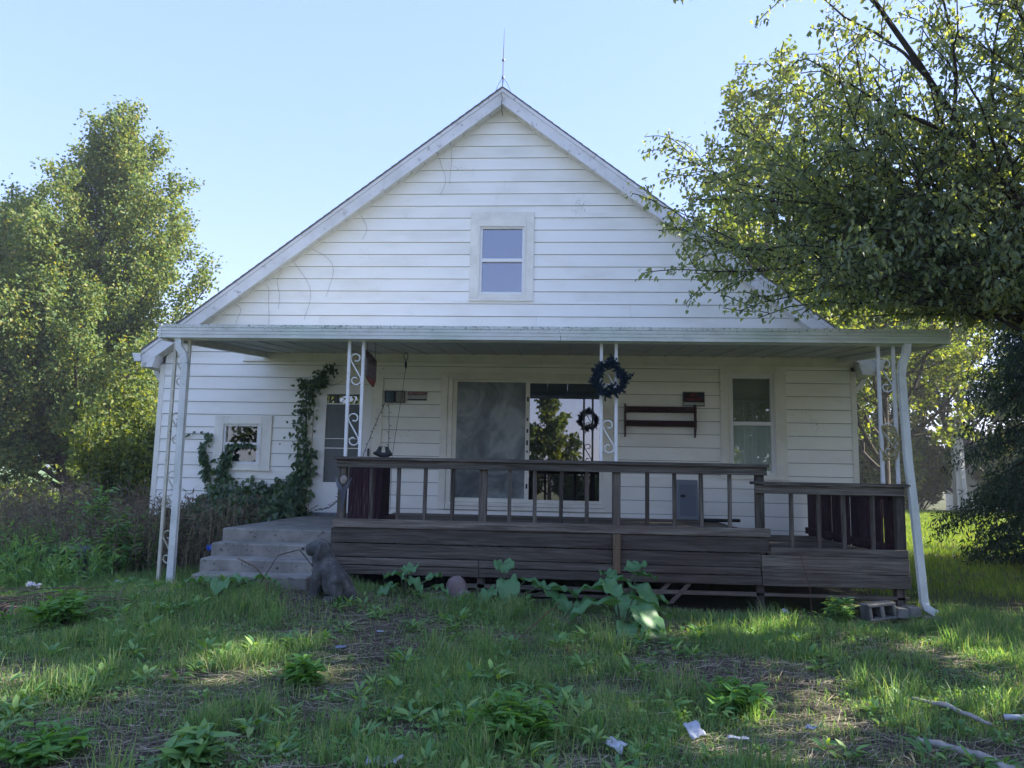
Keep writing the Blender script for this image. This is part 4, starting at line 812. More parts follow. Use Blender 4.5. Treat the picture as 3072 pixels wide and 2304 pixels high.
# trees behind the viewer, seen mirrored in the sliding door
tree('young_tree', 'young spire shaped sunlit tree across the front yard', (-.5, -26), 6.2, dict(MAPLE, n=(20, 7, 3), ratio=(.42, .36, .5), ang=(1.15, .7, .8), env=lambda t: 1.05-1.0*t), L_BACK, 9, .24, .16, .1, .4, 140)
for i, (b_, H, lb) in enumerate((((-13.5, -25), 8.5, 'broad tree across the road end of the front yard'), ((-8.2, -29), 7.0, 'round tree next to the broad one across the front yard'), ((8.6, -27), 7.5, 'leafy tree across the front yard toward the sunny side'), ((14, -24), 9, 'tall tree at the sunny corner across the front yard'))):
    tree('yard_tree', lb, b_, H, dict(BROAD, t0=(.08, .2, .2)), L_BACK, 8, .30, .2, .15, .4, 160+i, 'trees across the front yard')
for i, (x, h) in enumerate(((-6, 2.4), (-2.8, 2.0), (1.5, 2.1), (5.5, 2.6))): shrub('hedge_bush', ('first', 'second', 'third', 'fourth')[i]+' bush of the hedge row across the front yard', (x, -27), 2.1, 1.2, h, 60, .22, L_BACK, 150+i, 'hedge across the front yard')
# far tree line
g = np.random.default_rng(9); P = []; n = 900; x = g.uniform(-900, -60, n); hh = 5+6*vnoise(x, x*0, .03, 5); P = np.stack([x, 900+g.uniform(-40, 40, n), g.uniform(0, 1, n)*hh], 1)
stuff(leaves('distant_trees', P, g.normal(0, 1, (n, 3)), g.normal(0, 1, (n, 3)), g.uniform(5, 9, n), g.uniform(4, 8, n), L_BACK, None), 'thin line of far trees on the horizon beyond the crop field', 'tree line')

# ---- climbing vine on the wall
def vine():
    g = np.random.default_rng(33); t = thing('climbing_vine', 'dark leafy creeper heaped on the wall and climbing beside the storm door', 'vine', (-4.6, -.3, .4))
    Ps = []; tubes = []
    def cloud(n, f): 
        for _ in range(n): Ps.append(f())
    cloud(4300, lambda: (lambda x, y: (x, y, .35+g.uniform(0, 1)*(.36+.66*math.exp(-((x+5.05)/.66)**2)+.62*math.exp(-((x+4.18)/.28)**2)+.1*math.sin(x*9))*(1.08+y*.55)))(g.uniform(-6.15, -3.95), -g.uniform(.04, 1)**1.5*1.1))
    cloud(520, lambda: (lambda z: (-4.02+.05*math.sin(z*5)+g.normal(0, .085+.05*max(0, 1.4-z)), -.05-abs(g.normal(0, .06)), z))(g.uniform(.8, 2.86)))
    cloud(130, lambda: (-4.02+g.uniform(-.12, .3), -.05-abs(g.normal(0, .06)), 2.78+g.uniform(0, .14)))
    cloud(95, lambda: (lambda u_: (-3.83+.22*u_+g.normal(0, .05), -.1-abs(g.normal(0, .05)), 2.90+.24*u_+g.normal(0, .05)))(g.uniform(0, 1)))
    cloud(130, lambda: (lambda u_: (-5.60+.05*math.sin(u_*8)+g.normal(0, .025), -.05-abs(g.normal(0, .02)), 1.3+.75*u_))(g.uniform(0, 1)))
    cloud(140, lambda: (lambda u_: (-5.35+.1*u_+g.normal(0, .05), -.07-abs(g.normal(0, .02)), 1.3+.48*u_))(g.uniform(0, 1)))
    cloud(50, lambda: (-5.28+g.uniform(0, .45), -.07, 1.86+g.normal(0, .02)))
    cloud(110, lambda: (lambda u_: (-4.7+.75*u_+g.normal(0, .03), -.06, 1.18+.35*u_*u_+g.normal(0, .05)))(g.uniform(0, 1)))
    cloud(40, lambda: (lambda u_: (-5.62-.5*u_, -.045, 2.02+.04*math.sin(u_*6)))(g.uniform(0, 1)) )
    cloud(25, lambda: (lambda u_: (-6.12+.1*math.sin(u_*3), -.045, 2.03+.32*u_))(g.uniform(0, 1)))
    P = np.array(Ps); n = len(P); A = unit(g.normal(0, .55, (n, 3))+np.array([0, -.35, -.75])); Nn = unit(g.normal(0, .45, (n, 3))+np.array([0, -1, .5]))
    big = np.where(P[:, 2] > 1.75, .72, 1.0)*np.where(P[:, 1] > -.046, .5, 1)
    leaves('foliage', P, A, Nn, g.uniform(.07, .13, n)*big, g.uniform(.05, .085, n)*big, L_VINE, t, True)
    b = MB(); b.tube([(-4.05, -.06, .3), (-4.02, -.06, 1.2), (-4.0, -.05, 2.0), (-4.03, -.06, 2.8), (-3.8, -.07, 2.9), (-3.62, -.09, 3.16)], [.018, .016, .013, .01, .007, .004], 6)
    b.tube([(-3.85, -.05, 2.86), (-3.6, -.05, 2.83), (-3.45, -.05, 2.90)], .003, 4); b.tube([(-5.58, -.04, 1.1), (-5.62, -.04, 1.7), (-5.60, -.04, 2.02), (-6.1, -.04, 2.03), (-6.13, -.04, 2.2), (-6.02, -.04, 2.36)], .0045, 4); b.tube([(-5.5, -.05, 1.1), (-5.3, -.07, 1.5), (-5.22, -.07, 1.85)], .006, 4); b.tube([(-4.8, -.05, 1.1), (-4.4, -.05, 1.25), (-4.0, -.05, 1.55)], .006, 4)
    for i in range(40): x = g.uniform(-6.1, -4.0); b.tube([(x, -.5*g.uniform(.1, 1), .15), (x+g.normal(0, .15), -.3, .6), (x+g.normal(0, .3), -.1, .95)], .005, 4)
    b.build('stems', BARK, t)
vine()

# ---- burdock plants with big leaves
def big_leaf(c, az, L, W, tilt, seed, name='leaf', parent=None, m=None, pet=None):
    g = np.random.default_rng(seed); nu, nv = 18, 11; V = []; F = []
    d = np.array([math.cos(az), math.sin(az), 0]); s = np.array([-d[1], d[0], 0]); up = np.array([0, 0, 1.])
    ph = g.uniform(0, 6, 3)
    for i in range(nu):
        u_ = i/(nu-1); wd = W*.5*(math.sqrt(max(0, 1-(max(0, u_-.38)/.63)**2.2)) if u_ > .38 else .72+.28*math.sin(math.pi/2*u_/.38))
        for j in range(nv):
            v_ = -1+2*j/(nv-1); lob = -.20*L*max(0, 1-u_*5)*abs(v_)
            h = L*(math.sin(tilt)*u_-.55*u_*u_*abs(math.cos(tilt))*.8)+W*.16*abs(v_)**1.3+.012*math.sin(u_*7+ph[0]+2*v_)+.022*abs(v_)**2*math.sin(u_*15+ph[1]*(1 if v_ > 0 else 2))+.010*math.cos(v_*9.4)*(1-u_)
            V.append(np.array(c)+d*(L*math.cos(tilt)*u_*(1-.12*u_)+lob)+s*wd*v_+up*h)
    for i in range(nu-1):
        for j in range(nv-1): a = i*nv+j; F.append((a, a+nv, a+nv+1, a+1))
    o = npmesh(name, np.array(V), np.array(F), m or L_BURD, parent, True); return o
def burdock(label, base, specs, seed):
    z = gz1(*base); t = thing('burdock_plant', label, 'plant', (base[0], base[1], z), 'burdock plants along the deck'); g = random.Random(seed); b = MB()
    for i, (dx, dy, h, az, L, W, tilt) in enumerate(specs):
        h *= .85; L *= .88; W *= .88; c = (base[0]+dx, base[1]+dy, z+h); big_leaf(c, R(az), L, W, R(tilt), seed*20+i, 'leaf', t)
        b.tube([(base[0]+g.uniform(-.03, .03), base[1]+g.uniform(-.03, .03), z-.02), (base[0]+dx*.6, base[1]+dy*.6, z+h*.65), c, (c[0]+.1*L*math.cos(R(az)), c[1]+.1*L*math.sin(R(az)), c[2]+.02)], [.012, .010, .007, .005], 6)
    b.build('stalk', plain('burdock_stalk%d' % seed, (.07, .09, .045), .6), t)
burdock('tall burdock with stacked leaves in front of the pale splice block', (.68, -3.62), [(.10, .02, .50, 60, .30, .26, 35), (-.02, -.05, .42, 200, .34, .28, 10), (.12, -.08, .36, -40, .36, .30, -25), (-.22, -.06, .30, 175, .40, .30, 10), (.20, -.03, .22, -5, .34, .20, 12), (.02, -.10, .26, -95, .32, .28, -35), (-.1, .03, .42, 130, .26, .24, 30), (.15, .05, .46, 20, .28, .24, 10), (-.30, -.1, .16, 200, .3, .25, 5), (.08, -.12, .14, -70, .3, .26, -10)], 3)
burdock('wide low burdock spreading three huge leaves over the grass', (.60, -4.38), [(-.10, -.04, .30, 185, .50, .30, 4), (-.05, .02, .36, 120, .34, .24, 45), (.12, -.06, .30, -50, .46, .38, -30), (.10, .03, .34, 10, .48, .24, -4), (.05, -.10, .12, -100, .3, .24, -5)], 4)
burdock('burdock under the deck edge beside the pinkish rock', (-.55, -3.5), [(-.02, -.03, .40, 100, .28, .26, 40), (.02, -.08, .32, -80, .30, .28, -35), (.20, -.05, .30, -10, .34, .28, 0), (.36, -.08, .24, -30, .34, .26, -10), (-.10, -.1, .20, 230, .28, .24, -10), (.5, -.1, .22, 10, .34, .26, 5), (.55, -.15, .12, -60, .28, .22, -10)], 5)
burdock('small burdock tucked under the dark deck edge by the dog', (-1.62, -3.62), [(-.03, -.03, .25, 170, .26, .20, 15), (.05, -.05, .22, -30, .24, .2, -10), (.02, .02, .28, 70, .24, .2, 35), (-.1, -.08, .14, 230, .24, .18, -5), (.26, -.03, .22, 20, .22, .17, 30), (.34, -.06, .14, -20, .2, .16, 0)], 6)
burdock('flat burdock leaves spreading before the bottom concrete step', (-3.3, -4.25), [(-.12, 0, .14, 160, .24, .2, 8), (.12, -.04, .16, 10, .24, .2, 8), (.02, -.06, .14, -80, .22, .2, -8), (.32, .04, .17, 30, .24, .2, 10), (-.3, .02, .12, 180, .2, .16, 5)], 7)

# ---- grass, weeds and litter of the front yard
PATCH = [(-2.1, -5.2, .75, .28), (-1.35, -5.35, .45, .2), (-2.2, -7.6, .65, .28), (-1.5, -6.75, .5, .25), (-.05, -6.8, .5, .3), (.35, -6.2, .5, .25), (4.9, -2.4, 1.6, .8), (-2.5, -6.3, .5, .2), (-.5, -5.0, .4, .2), (1.3, -7.1, .5, .35), (.2, -7.6, .5, .3), (-4.6, -4.7, .6, .3), (-1.2, -7.9, .5, .3)]
def bare(x, y):
    m = np.zeros(len(x))
    for a, b_, rx, ry in PATCH: m = np.maximum(m, np.exp(-(((x-a)/rx)**2+((y-b_)/ry)**2)**1.3))
    return np.maximum(m, sstep(.54, .74, vnoise(x, y, 1.25, 8))*.82)
def blocked(x, y):
    return ((x > -2.6) & (x < 3.85) & (y > -3.18) & (y < 0)) | ((x > -3.92) & (x < -2.55) & (y > -3.98) & (y < 0)) | ((x > XL) & (x < XR) & (y > -.02) & (y < 9))
def blades(name, x, y, h, wd, m, g, lean=.35, parent=None):
    n = len(x); z = gz(x, y)-.005; a = g.uniform(0, 6.28, n); S = np.stack([np.cos(a), np.sin(a), 0*a], 1); b_ = g.uniform(0, 6.28, n); ln = np.abs(g.normal(0, lean, n))+.05
    D = np.stack([np.cos(b_), np.sin(b_), 0*b_], 1)*(h*ln)[:, None]; B = np.stack([x, y, z], 1); U = np.zeros((n, 3)); U[:, 2] = h; w_ = (wd*.5)[:, None]
    M = B+U*.58+D*.42; T = B+U*np.sqrt(np.maximum(.15, 1-np.minimum(.9, ln**2)))[:, None]+D*1.15
    V = np.stack([B-S*w_, B+S*w_, M+S*w_*.8, M-S*w_*.8, T], 1).reshape(-1, 3); o = np.arange(n)[:, None]*5
    F = np.concatenate([o+[0, 1, 2], o+[0, 2, 3], o+[3, 2, 4]]); return npmesh(name, V, F, m, parent)
g = np.random.default_rng(77)
def scatter(n, x0, x1, y0, y1, pw=1.0):
    return g.uniform(x0, x1, n), y0+(y1-y0)*g.uniform(0, 1, n)**pw
x, y = scatter(420000, -7.2, 7.5, -9.2, -2.3, 1.15); k = (g.uniform(0, 1, len(x)) < (1-bare(x, y))*(.42+.58*sstep(.25, .60, vnoise(x, y, 2.4, 4)))) & ~blocked(x, y)
x, y = x[k], y[k]; hh = .92*(.04+.13*vnoise(x, y, .8, 6)*vnoise(x, y, 3.3, 3)+.10*sstep(-5.6, -3.6, y)*vnoise(x, y, 1.5, 9))*g.uniform(.55, 1.5, len(x))*(1-.55*sstep(-3.95, -3.35, y)*sstep(-2.4, -1.8, x)*(1-sstep(3.6, 4.2, x)))
stuff(blades('front_grass', x, y, hh, g.uniform(.0035, .0075, len(x)), L_GRASS, g, .55), 'rough shaded grass of the front yard', 'grass')
# distinct tufts
tx, ty = scatter(420, -5.5, 6.5, -8.6, -3.6); kk = (bare(tx, ty) < .6) & ~blocked(tx, ty); tx, ty = tx[kk], ty[kk]; k = 70
x = np.repeat(tx, k)+g.normal(0, .05, len(tx)*k); y = np.repeat(ty, k)+g.normal(0, .05, len(tx)*k); hh = np.repeat(g.uniform(.09, .26, len(tx)), k)*g.uniform(.5, 1.2, len(tx)*k)
stuff(blades('grass_tufts', x, y, hh, g.uniform(.004, .008, len(x)), L_GRASS, g, .5), 'taller tufts of grass standing out of the front yard', 'grass')
# side lawn
x, y = scatter(150000, 4.0, 24, -2.6, 30, 1.5); k = ~blocked(x, y) & (g.uniform(0, 1, len(x)) < 1-np.exp(-(((x-4.9)/1.8)**2+((y+2.2)/1.0)**2)**1.3)); x, y = x[k], y[k]
stuff(blades('side_lawn_grass', x, y, g.uniform(.06, .16, len(x))*(1+.02*np.maximum(0, y)), g.uniform(.006, .010, len(x))*(1+.09*np.maximum(0, y+2)), L_LAWN, g, .45), 'sunlit mown grass of the side lawn', 'grass')
x, y = scatter(60000, -26, -6.6, -2, 40, 1.2); k = ~blocked(x, y); x, y = x[k], y[k]
stuff(blades('field_edge_grass', x, y, g.uniform(.12, .4, len(x)), g.uniform(.01, .02, len(x))*(1+.04*np.maximum(0, y)), L_LAWN, g, .5), 'long grass along the field edge under the maples', 'grass')
# straw thatch lying flat
x, y = scatter(85000, -6.5, 6.8, -8.9, -3.2); k = (g.uniform(0, 1, len(x)) < .10+bare(x, y)) & ~blocked(x, y); x, y = x[k], y[k]; n = len(x); a = g.normal(.2, .9, n); A = np.stack([np.cos(a), np.sin(a), g.normal(.0, .10, n)], 1); Nn = np.stack([g.normal(0, .3, n), g.normal(0, .3, n), np.ones(n)], 1)
stuff(leaves('straw_litter', np.stack([x, y, gz(x, y)+g.uniform(.003, .03, n)], 1), A, Nn, g.uniform(.05, .24, n), g.uniform(.0025, .006, n), L_STRAW, None, False, .1, 0), 'dry straw and stalks scattered over bare soil', 'straw')
# broadleaf weeds
wx, wy = scatter(3600, -6.0, 6.6, -8.8, -3.3); kk = (g.uniform(0, 1, len(wx)) < (.25+.75*sstep(.4, .65, vnoise(wx, wy, 1.1, 12)))*(1.15-.8*sstep(.5, 3, wx))*(1-.7*bare(wx, wy))) & ~blocked(wx, wy); wx, wy = wx[kk], wy[kk]; k = 13; n = len(wx)*k
sz = np.repeat(g.uniform(.35, 1.15, len(wx))**1.2, k); a = g.uniform(0, 6.28, n); el = g.uniform(.15, 1.15, n); A = np.stack([np.cos(a)*np.cos(el), np.sin(a)*np.cos(el), np.sin(el)], 1); ht = g.uniform(0, .07, n)*sz
P = np.stack([np.repeat(wx, k)+.03*np.cos(a)*sz, np.repeat(wy, k)+.03*np.sin(a)*sz, 0*a], 1); P[:, 2] = gz(P[:, 0], P[:, 1])+ht; Nn = np.stack([-np.cos(a)*np.sin(el), -np.sin(a)*np.sin(el), np.cos(el)], 1)+g.normal(0, .2, (n, 3))
stuff(leaves('broadleaf_weeds', P, A, Nn, g.uniform(.06, .12, n)*sz, g.uniform(.022, .045, n)*sz, L_WEED, None, True, .15, .35), 'low broadleaf weeds among the grass', 'weeds')
cx_, cy_ = scatter(52000, -6.2, 6.8, -8.9, -3.2); kk = (g.uniform(0, 1, len(cx_)) < .15+.85*sstep(.42, .62, vnoise(cx_, cy_, 1.7, 21))) & ~blocked(cx_, cy_) & (bare(cx_, cy_) < .75); cx_, cy_ = cx_[kk], cy_[kk]; n = len(cx_); a = g.uniform(0, 6.28, n)
stuff(leaves('ground_cover', np.stack([cx_, cy_, gz(cx_, cy_)+g.uniform(.005, .06, n)], 1), np.stack([np.cos(a), np.sin(a), g.normal(.25, .3, n)], 1), np.stack([g.normal(0, .35, n), g.normal(0, .35, n), np.ones(n)], 1), g.uniform(.014, .042, n), g.uniform(.012, .028, n), L_WEED, None, False, .15, .1), 'matted low clover and small leaves covering the soil', 'ground cover')
cx_, cy_ = scatter(26000, -6.2, 6.8, -8.9, -3.2); kk = (g.uniform(0, 1, len(cx_)) < .08+bare(cx_, cy_)) & ~blocked(cx_, cy_); cx_, cy_ = cx_[kk], cy_[kk]; n = len(cx_); T = np.array([(0, 0, 1.), (.94, 0, -.33), (-.47, .82, -.33), (-.47, -.82, -.33)]); sz = g.uniform(.004, .016, n)**1.0
V = np.stack([cx_, cy_, gz(cx_, cy_)+.004], 1)[:, None, :]+T[None]*sz[:, None, None]*g.uniform(.6, 1.4, (n, 4, 1)); o_ = np.arange(n)[:, None]*4
stuff(npmesh('soil_crumbs', V.reshape(-1, 3), np.concatenate([o_+[0, 1, 2], o_+[0, 2, 3], o_+[0, 3, 1], o_+[1, 3, 2]]), nmat('soil_crumb', [(.3, (.045, .036, .028)), (.7, (.15, .12, .09))], 9, (1, 1, 1), .95, 4, 0)), 'crumbs of dark soil on the bare patches', 'soil')
# leafy clumps that stand out
def clump(label, base, r, h, n, L, seed, m=None):
    g2 = np.random.default_rng(seed); z = gz1(*base); t = thing('weed_clump', label, 'weed', (base[0], base[1], z), 'bushy weed clumps in the front yard'); b = MB(); Ps = []; As = []
    for i in range(n):
        a = g2.uniform(0, 6.28); rr = r*math.sqrt(g2.uniform(0, 1)); tip = np.array([base[0]+rr*math.cos(a), base[1]+rr*math.sin(a), z+h*g2.uniform(.6, 1.1)*(1-.4*(rr/r)**2)]); st = np.array([base[0]+.25*rr*math.cos(a), base[1]+.25*rr*math.sin(a), z-.02]); b.tube([tuple(st), tuple((st+tip)/2+[0, 0, .02]), tuple(tip)], [.005, .004, .002], 4)
        for k in range(15): u_ = g2.uniform(.25, 1); Ps.append(st+(tip-st)*u_); aa = g2.uniform(0, 6.28); As.append([math.cos(aa), math.sin(aa), g2.uniform(.1, .9)])
    b.build('stems', plain('weed_stem%d' % seed, (.06, .10, .035), .6), t); Ps = np.array(Ps); n_ = len(Ps); leaves('foliage', Ps, np.array(As), unit(g2.normal(0, .3, (n_, 3))+[0, 0, 1]), g2.uniform(.7, 1.2, n_)*L, g2.uniform(.28, .4, n_)*L, m or L_WEED, t, True, .2, .4)
L_BRIGHT = leafmat('bright_weed_leaf', [(.09, .22, .05), (.12, .27, .065), (.17, .32, .075)], .35, (2, 1.9, .5))
clump('bushy bright green weed growing beside the torn white scraps', (-.22, -7.25), .26, .24, 34, .095, 201, L_BRIGHT)
clump('pale green weed rosette on the bare ground past the red cloth', (-1.75, -6.35), .13, .15, 14, .12, 202, L_BRIGHT)
clump('coarse weed beside the dark soil patch', (-1.85, -7.75), .16, .18, 14, .13, 203)
clump('yellowish weed clump at the edge of the dark soil patch', (-2.6, -7.75), .22, .16, 20, .10, 204, L_BRIGHT)
clump('leafy weed clump between grass tufts before the lower landing', (1.15, -6.5), .22, .2, 22, .10, 205, L_BRIGHT)
clump('weed clump at the block by the low deck', (2.9, -3.5), .18, .28, 14, .10, 206)
clump('bright weed by the brush pile', (-4.3, -5.1), .3, .28, 26, .11, 207, L_BRIGHT)
clump('tall green weed standing beside the cream iron post', (-5.6, -2.3), .32, .85, 30, .13, 208)
clump('tall pale weed in the thicket beside the dark casing', (-6.9, -.7), .45, 1.25, 44, .15, 209)
# dead and green thickets of the weedy side
def thicket(name, label, n, box, h, m, leafy, L, seed):
    g2 = np.random.default_rng(seed); x = g2.uniform(box[0], box[1], n); y = g2.uniform(box[2], box[3], n); k = ~blocked(x, y); x, y = x[k], y[k]; n = len(x); z = gz(x, y); hh = h*g2.uniform(.5, 1.15, n)*(.7+.6*vnoise(x, y, .7, seed))
    a = g2.uniform(0, 6.28, n); ln = g2.normal(0, .16, n)*hh; B = np.stack([x, y, z], 1); T = B+np.stack([np.cos(a)*ln, np.sin(a)*ln, hh], 1); M = (B+T)/2+g2.normal(0, .03, (n, 3)); b_ = g2.uniform(0, 3.14, n); S = np.stack([np.cos(b_), np.sin(b_), 0*b_], 1)*g2.uniform(.003, .007, n)[:, None]
    V = np.stack([B-S, B+S, M+S*.8, M-S*.8, T-S*.25, T+S*.25], 1).reshape(-1, 3); o = np.arange(n)[:, None]*6; F1 = np.concatenate([o+[0, 1, 2], o+[0, 2, 3], o+[3, 2, 5], o+[3, 5, 4]])
    k = leafy; idx = np.repeat(np.arange(n), k); u_ = g2.uniform(.15, 1, len(idx))[:, None]; P = B[idx]+(T-B)[idx]*u_; A = unit(g2.normal(0, 1, P.shape)+[0, 0, .35]); V2, F2 = leaf_arrays(P, A, g2.normal(0, 1, P.shape)+[0, 0, .5], g2.uniform(.5, 1.3, len(P))*L, g2.uniform(.15, .3, len(P))*L)
    return stuff(npmesh(name, np.vstack([V, V2]), np.vstack([F1, F2+len(V)]), m), label, 'weeds')
thicket('dead_weed_thicket', 'dark brown dead weeds standing thick along the side of the yard', 2400, (-12.5, -5.4, -1.6, 4.5), 1.08, L_DEAD, 11, .10, 301)
thicket('dead_corner_weeds', 'tangle of dead stalks between the cream post and the wall', 800, (-7.4, -4.2, -2.6, -.5), .92, L_DEAD, 9, .09, 302)
thicket('green_weed_bank', 'tall green weeds in front of the dead thicket', 1500, (-11.0, -5.2, -3.6, .8), .66, L_WEED, 14, .10, 303)
thicket('edge_weed_bank', 'sunlit weeds along the field edge', 900, (-24, -11, 4, 16), .55, L_LAWN, 9, .14, 304)

# ================================================================== LITTER AND LOOSE THINGS
def rock(name, label, c, r, m, seed, cat='rock'):
    q = random.Random(seed); o = MB().ball(c, r, 12, 8, .10, q).build(name, m, None, True); return tag(o, label, cat)
PINK = nmat('pink_stone', [(.3, (.16, .12, .115)), (.7, (.27, .21, .20))], 6, (1, 1, 1), .9, 7, .3, .01)
rock('boulder', 'rounded pinkish rock leaning before the dark gap under the deck', (-1.09, -3.42, .22), (.115, .08, .155), PINK, 3); rock('boulder', 'lower pinkish rock against the foot of the rounded one', (-1.0, -3.47, .15), (.10, .07, .09), PINK, 4)
rock('flat_stone', 'flat pale speckled stone lying in the grass before the deck', (-1.23, -3.78, .155), (.13, .09, .055), CINDER, 5)
t = thing('concrete_block', 'grey hollow concrete block lying tilted by the low landing', 'block', (3.35, -3.33, .05))
def tb(p, c=(3.35, -3.34, .13), r=Matrix.Rotation(-.12, 3, 'Y') @ Matrix.Rotation(.15, 3, 'Z')): return tuple(Vector(c)+r @ Vector(p))
def rb(b, x0, x1, y0, y1, z0, z1): b.hexa([tb(p) for p in ((x0, y0, z0), (x1, y0, z0), (x1, y1, z0), (x0, y1, z0), (x0, y0, z1), (x1, y0, z1), (x1, y1, z1), (x0, y1, z1))])
for a in ((-.15, .15, -.09, .09, .055, .085), (-.15, .15, -.09, .09, -.085, -.055), (-.15, -.115, -.09, .09, -.054, .054), (.115, .15, -.09, .09, -.054, .054), (-.02, .02, -.09, .09, -.054, .054)): b = MB(); rb(b, *a); b.build('web', CINDER, t, bev=.006)
for i, (x, z, r_) in enumerate(((3.58, .12, .05), (3.70, .135, -.03))):
    bb = MB().hexa([tuple(Vector((x, -3.32, z))+Matrix.Rotation(r_, 3, 'Y') @ Vector(p)) for p in ((-.058, -.09, -.05), (.058, -.09, -.05), (.058, .09, -.05), (-.058, .09, -.05), (-.058, -.09, .05), (.058, -.09, .05), (.058, .09, .05), (-.058, .09, .05))]).build('solid_block', CINDER, None, bev=.006); tag(bb, ('grey solid block next to the hollow one', 'grey solid block touching the leaning downspout')[i], 'block')
sp_ = MB().box(3.80, 4.0, -3.38, -3.22, .02, .085).build('splash_block', CINDER, None, bev=.006); tag(sp_, 'low concrete block under the kicked out downspout foot', 'block')
def sheet(name, label, c, sx, sy, amp, m, seed, rz=0, cat='litter', tilt=(0, 0)):
    q = np.random.default_rng(seed); n = 9; V = []; F = []
    for i in range(n):
        for j in range(n):
            u_, v_ = i/(n-1)-.5, j/(n-1)-.5; k = 1-.25*vnoise(u_*3+seed, v_*3, 1.7, seed)
            x_, y_ = u_*sx*k*.72, v_*sy*k*.72; V.append((c[0]+x_*math.cos(rz)-y_*math.sin(rz), c[1]+x_*math.sin(rz)+y_*math.cos(rz), c[2]-.012+.55*amp*float(vnoise(u_*5, v_*5, 1.3, seed+1))+tilt[0]*x_+tilt[1]*y_))
    for i in range(n-1):
        for j in range(n-1): a = i*n+j; F.append((a, a+n, a+n+1, a+1))
    o = npmesh(name, np.array(V), np.array(F), m, None); o.scale = (1, 1, 1); so_ = o.modifiers.new('solid', 'SOLIDIFY'); so_.thickness = .004; return tag(o, label, cat)
WHP = nmat('white_plastic', [(.3, (.30, .32, .36)), (.7, (.47, .49, .53))], 14, (1, 1, 1), .5, 4, .2, .01)
def zz(x, y, d=.05): return gz1(x, y)+d
sheet('crumpled_paper', 'crumpled white paper near the bushy weed', (-.86, -7.72, zz(-.86, -7.72, .05)), .26, .16, .09, WHP, 1)
sheet('paper_scrap', 'torn white scrap standing on edge in the straw', (.80, -7.02, zz(.8, -7.02, .07)), .14, .17, .05, WHP, 2, .4, 'litter', (.2, .5))
sheet('paper_scrap', 'torn white scrap lying flat by the bushy weed', (.32, -7.36, zz(.32, -7.36, .05)), .16, .10, .04, WHP, 3, -.6, 'litter', (-.2, .4))
sheet('paper_scrap', 'long white scrap near the scrap standing on edge', (1.02, -7.13, zz(1.02, -7.13, .06)), .18, .06, .03, WHP, 4, -.2)
sheet('plastic_scrap', 'small crumpled grey plastic scrap in the straw', (1.49, -6.92, zz(1.49, -6.92, .07)), .08, .09, .07, WHP, 5, .2)
sheet('plastic_bag', 'clear plastic bag caught at the edge of the weed bank', (-5.5, -3.9, zz(-5.5, -3.9, .12)), .18, .16, .16, WHP, 6)
sheet('plastic_bag', 'white and violet bag among the weeds beside the dark casing', (-5.85, -2.35, zz(-5.85, -2.35, .12)), .14, .14, .16, plain('violet_bag', (.28, .28, .48), .4), 7, .5)
sheet('plastic_bag', 'crumpled whitish wrapper sunk in the grass before the weeds', (-4.9, -3.3, zz(-4.9, -3.3, .06)), .2, .12, .06, WHP, 13)
sheet('blue_bag', 'bright blue plastic bag beside the concrete steps', (-4.12, -2.75, .50), .22, .2, .22, plain('blue_plastic', (.03, .10, .42), .35), 8, .3, 'litter', (.3, .0))
sheet('paper_chip', 'small white chip of paper before the wide burdock', (-.05, -4.55, zz(-.05, -4.55, .05)), .07, .06, .03, WHP, 9)
sheet('paper_chip', 'white scrap in the grass under the lower landing', (2.35, -3.5, zz(2.35, -3.5, .10)), .10, .07, .06, WHP, 10, .3, 'litter', (0, .6))
sheet('red_cloth', 'faded red cloth strip on the straw patch', (-2.42, -5.48, zz(-2.42, -5.48, .02)), .34, .14, .05, plain('red_cloth', (.22, .03, .04), .9), 11, -.4)
sheet('plastic_scrap', 'pale blue grey scrap on the straw before the dog statue', (-1.72, -5.55, zz(-1.72, -5.55, .03)), .13, .10, .03, plain('grey_blue_scrap', (.20, .22, .30), .6), 12, .1)
sheet('paper_chip', 'white chip on the straw patch', (-1.52, -5.05, zz(-1.52, -5.05, .03)), .10, .07, .03, WHP, 14)
GREYSTICK = nmat('grey_stick', [(.3, (.20, .18, .155)), (.55, (.33, .31, .28)), (.8, (.42, .40, .37))], 8, (3, 3, 1), .9, 7, .6, .01)
def stick(label, pts, r, m, cat='stick', name='fallen_branch'):
    q_ = random.Random(len(label)); rs = list(r) if hasattr(r, '__len__') else [r]*len(pts); P0_ = [Vector((p[0], p[1], gz1(p[0], p[1])+p[2])) for p in pts]; P = []; rr_ = []
    for i in range(len(P0_)-1):
        for j in range(6):
            u_ = j/6; P.append(P0_[i].lerp(P0_[i+1], u_)+Vector([q_.uniform(-.35, .35)*rs[i] for _ in range(3)])); rr_.append((rs[i]*(1-u_)+rs[i+1]*u_)*q_.uniform(.78, 1.2))
    P.append(P0_[-1]); rr_.append(rs[-1]*.7); r = rr_
    o = MB().tube(P, r, 7).build(name, m, None, True); return tag(o, label, cat)
stick('thick pale barkless branch lying in the near grass', [(2.05, -7.0, .06), (2.15, -7.12, .065), (2.28, -7.36, .05), (2.33, -7.55, .04)], [.012, .022, .026, .024], GREYSTICK)
stick('pale weathered pole lying behind the barkless branch', [(2.38, -6.2, .03), (2.52, -6.40, .05), (2.64, -6.68, .05)], [.010, .016, .014], GREYSTICK)
stick('bluish white pipe end at the edge of the yard', [(2.75, -6.62, .08), (3.1, -6.7, .09), (3.5, -6.75, .06)], .02, WHP, 'pipe', 'white_pipe')
stick('long thin straw coloured stalk leaning in the grass', [(-.35, -5.15, .02), (-.15, -4.8, .14), (.02, -4.55, .24)], .006, TANW)
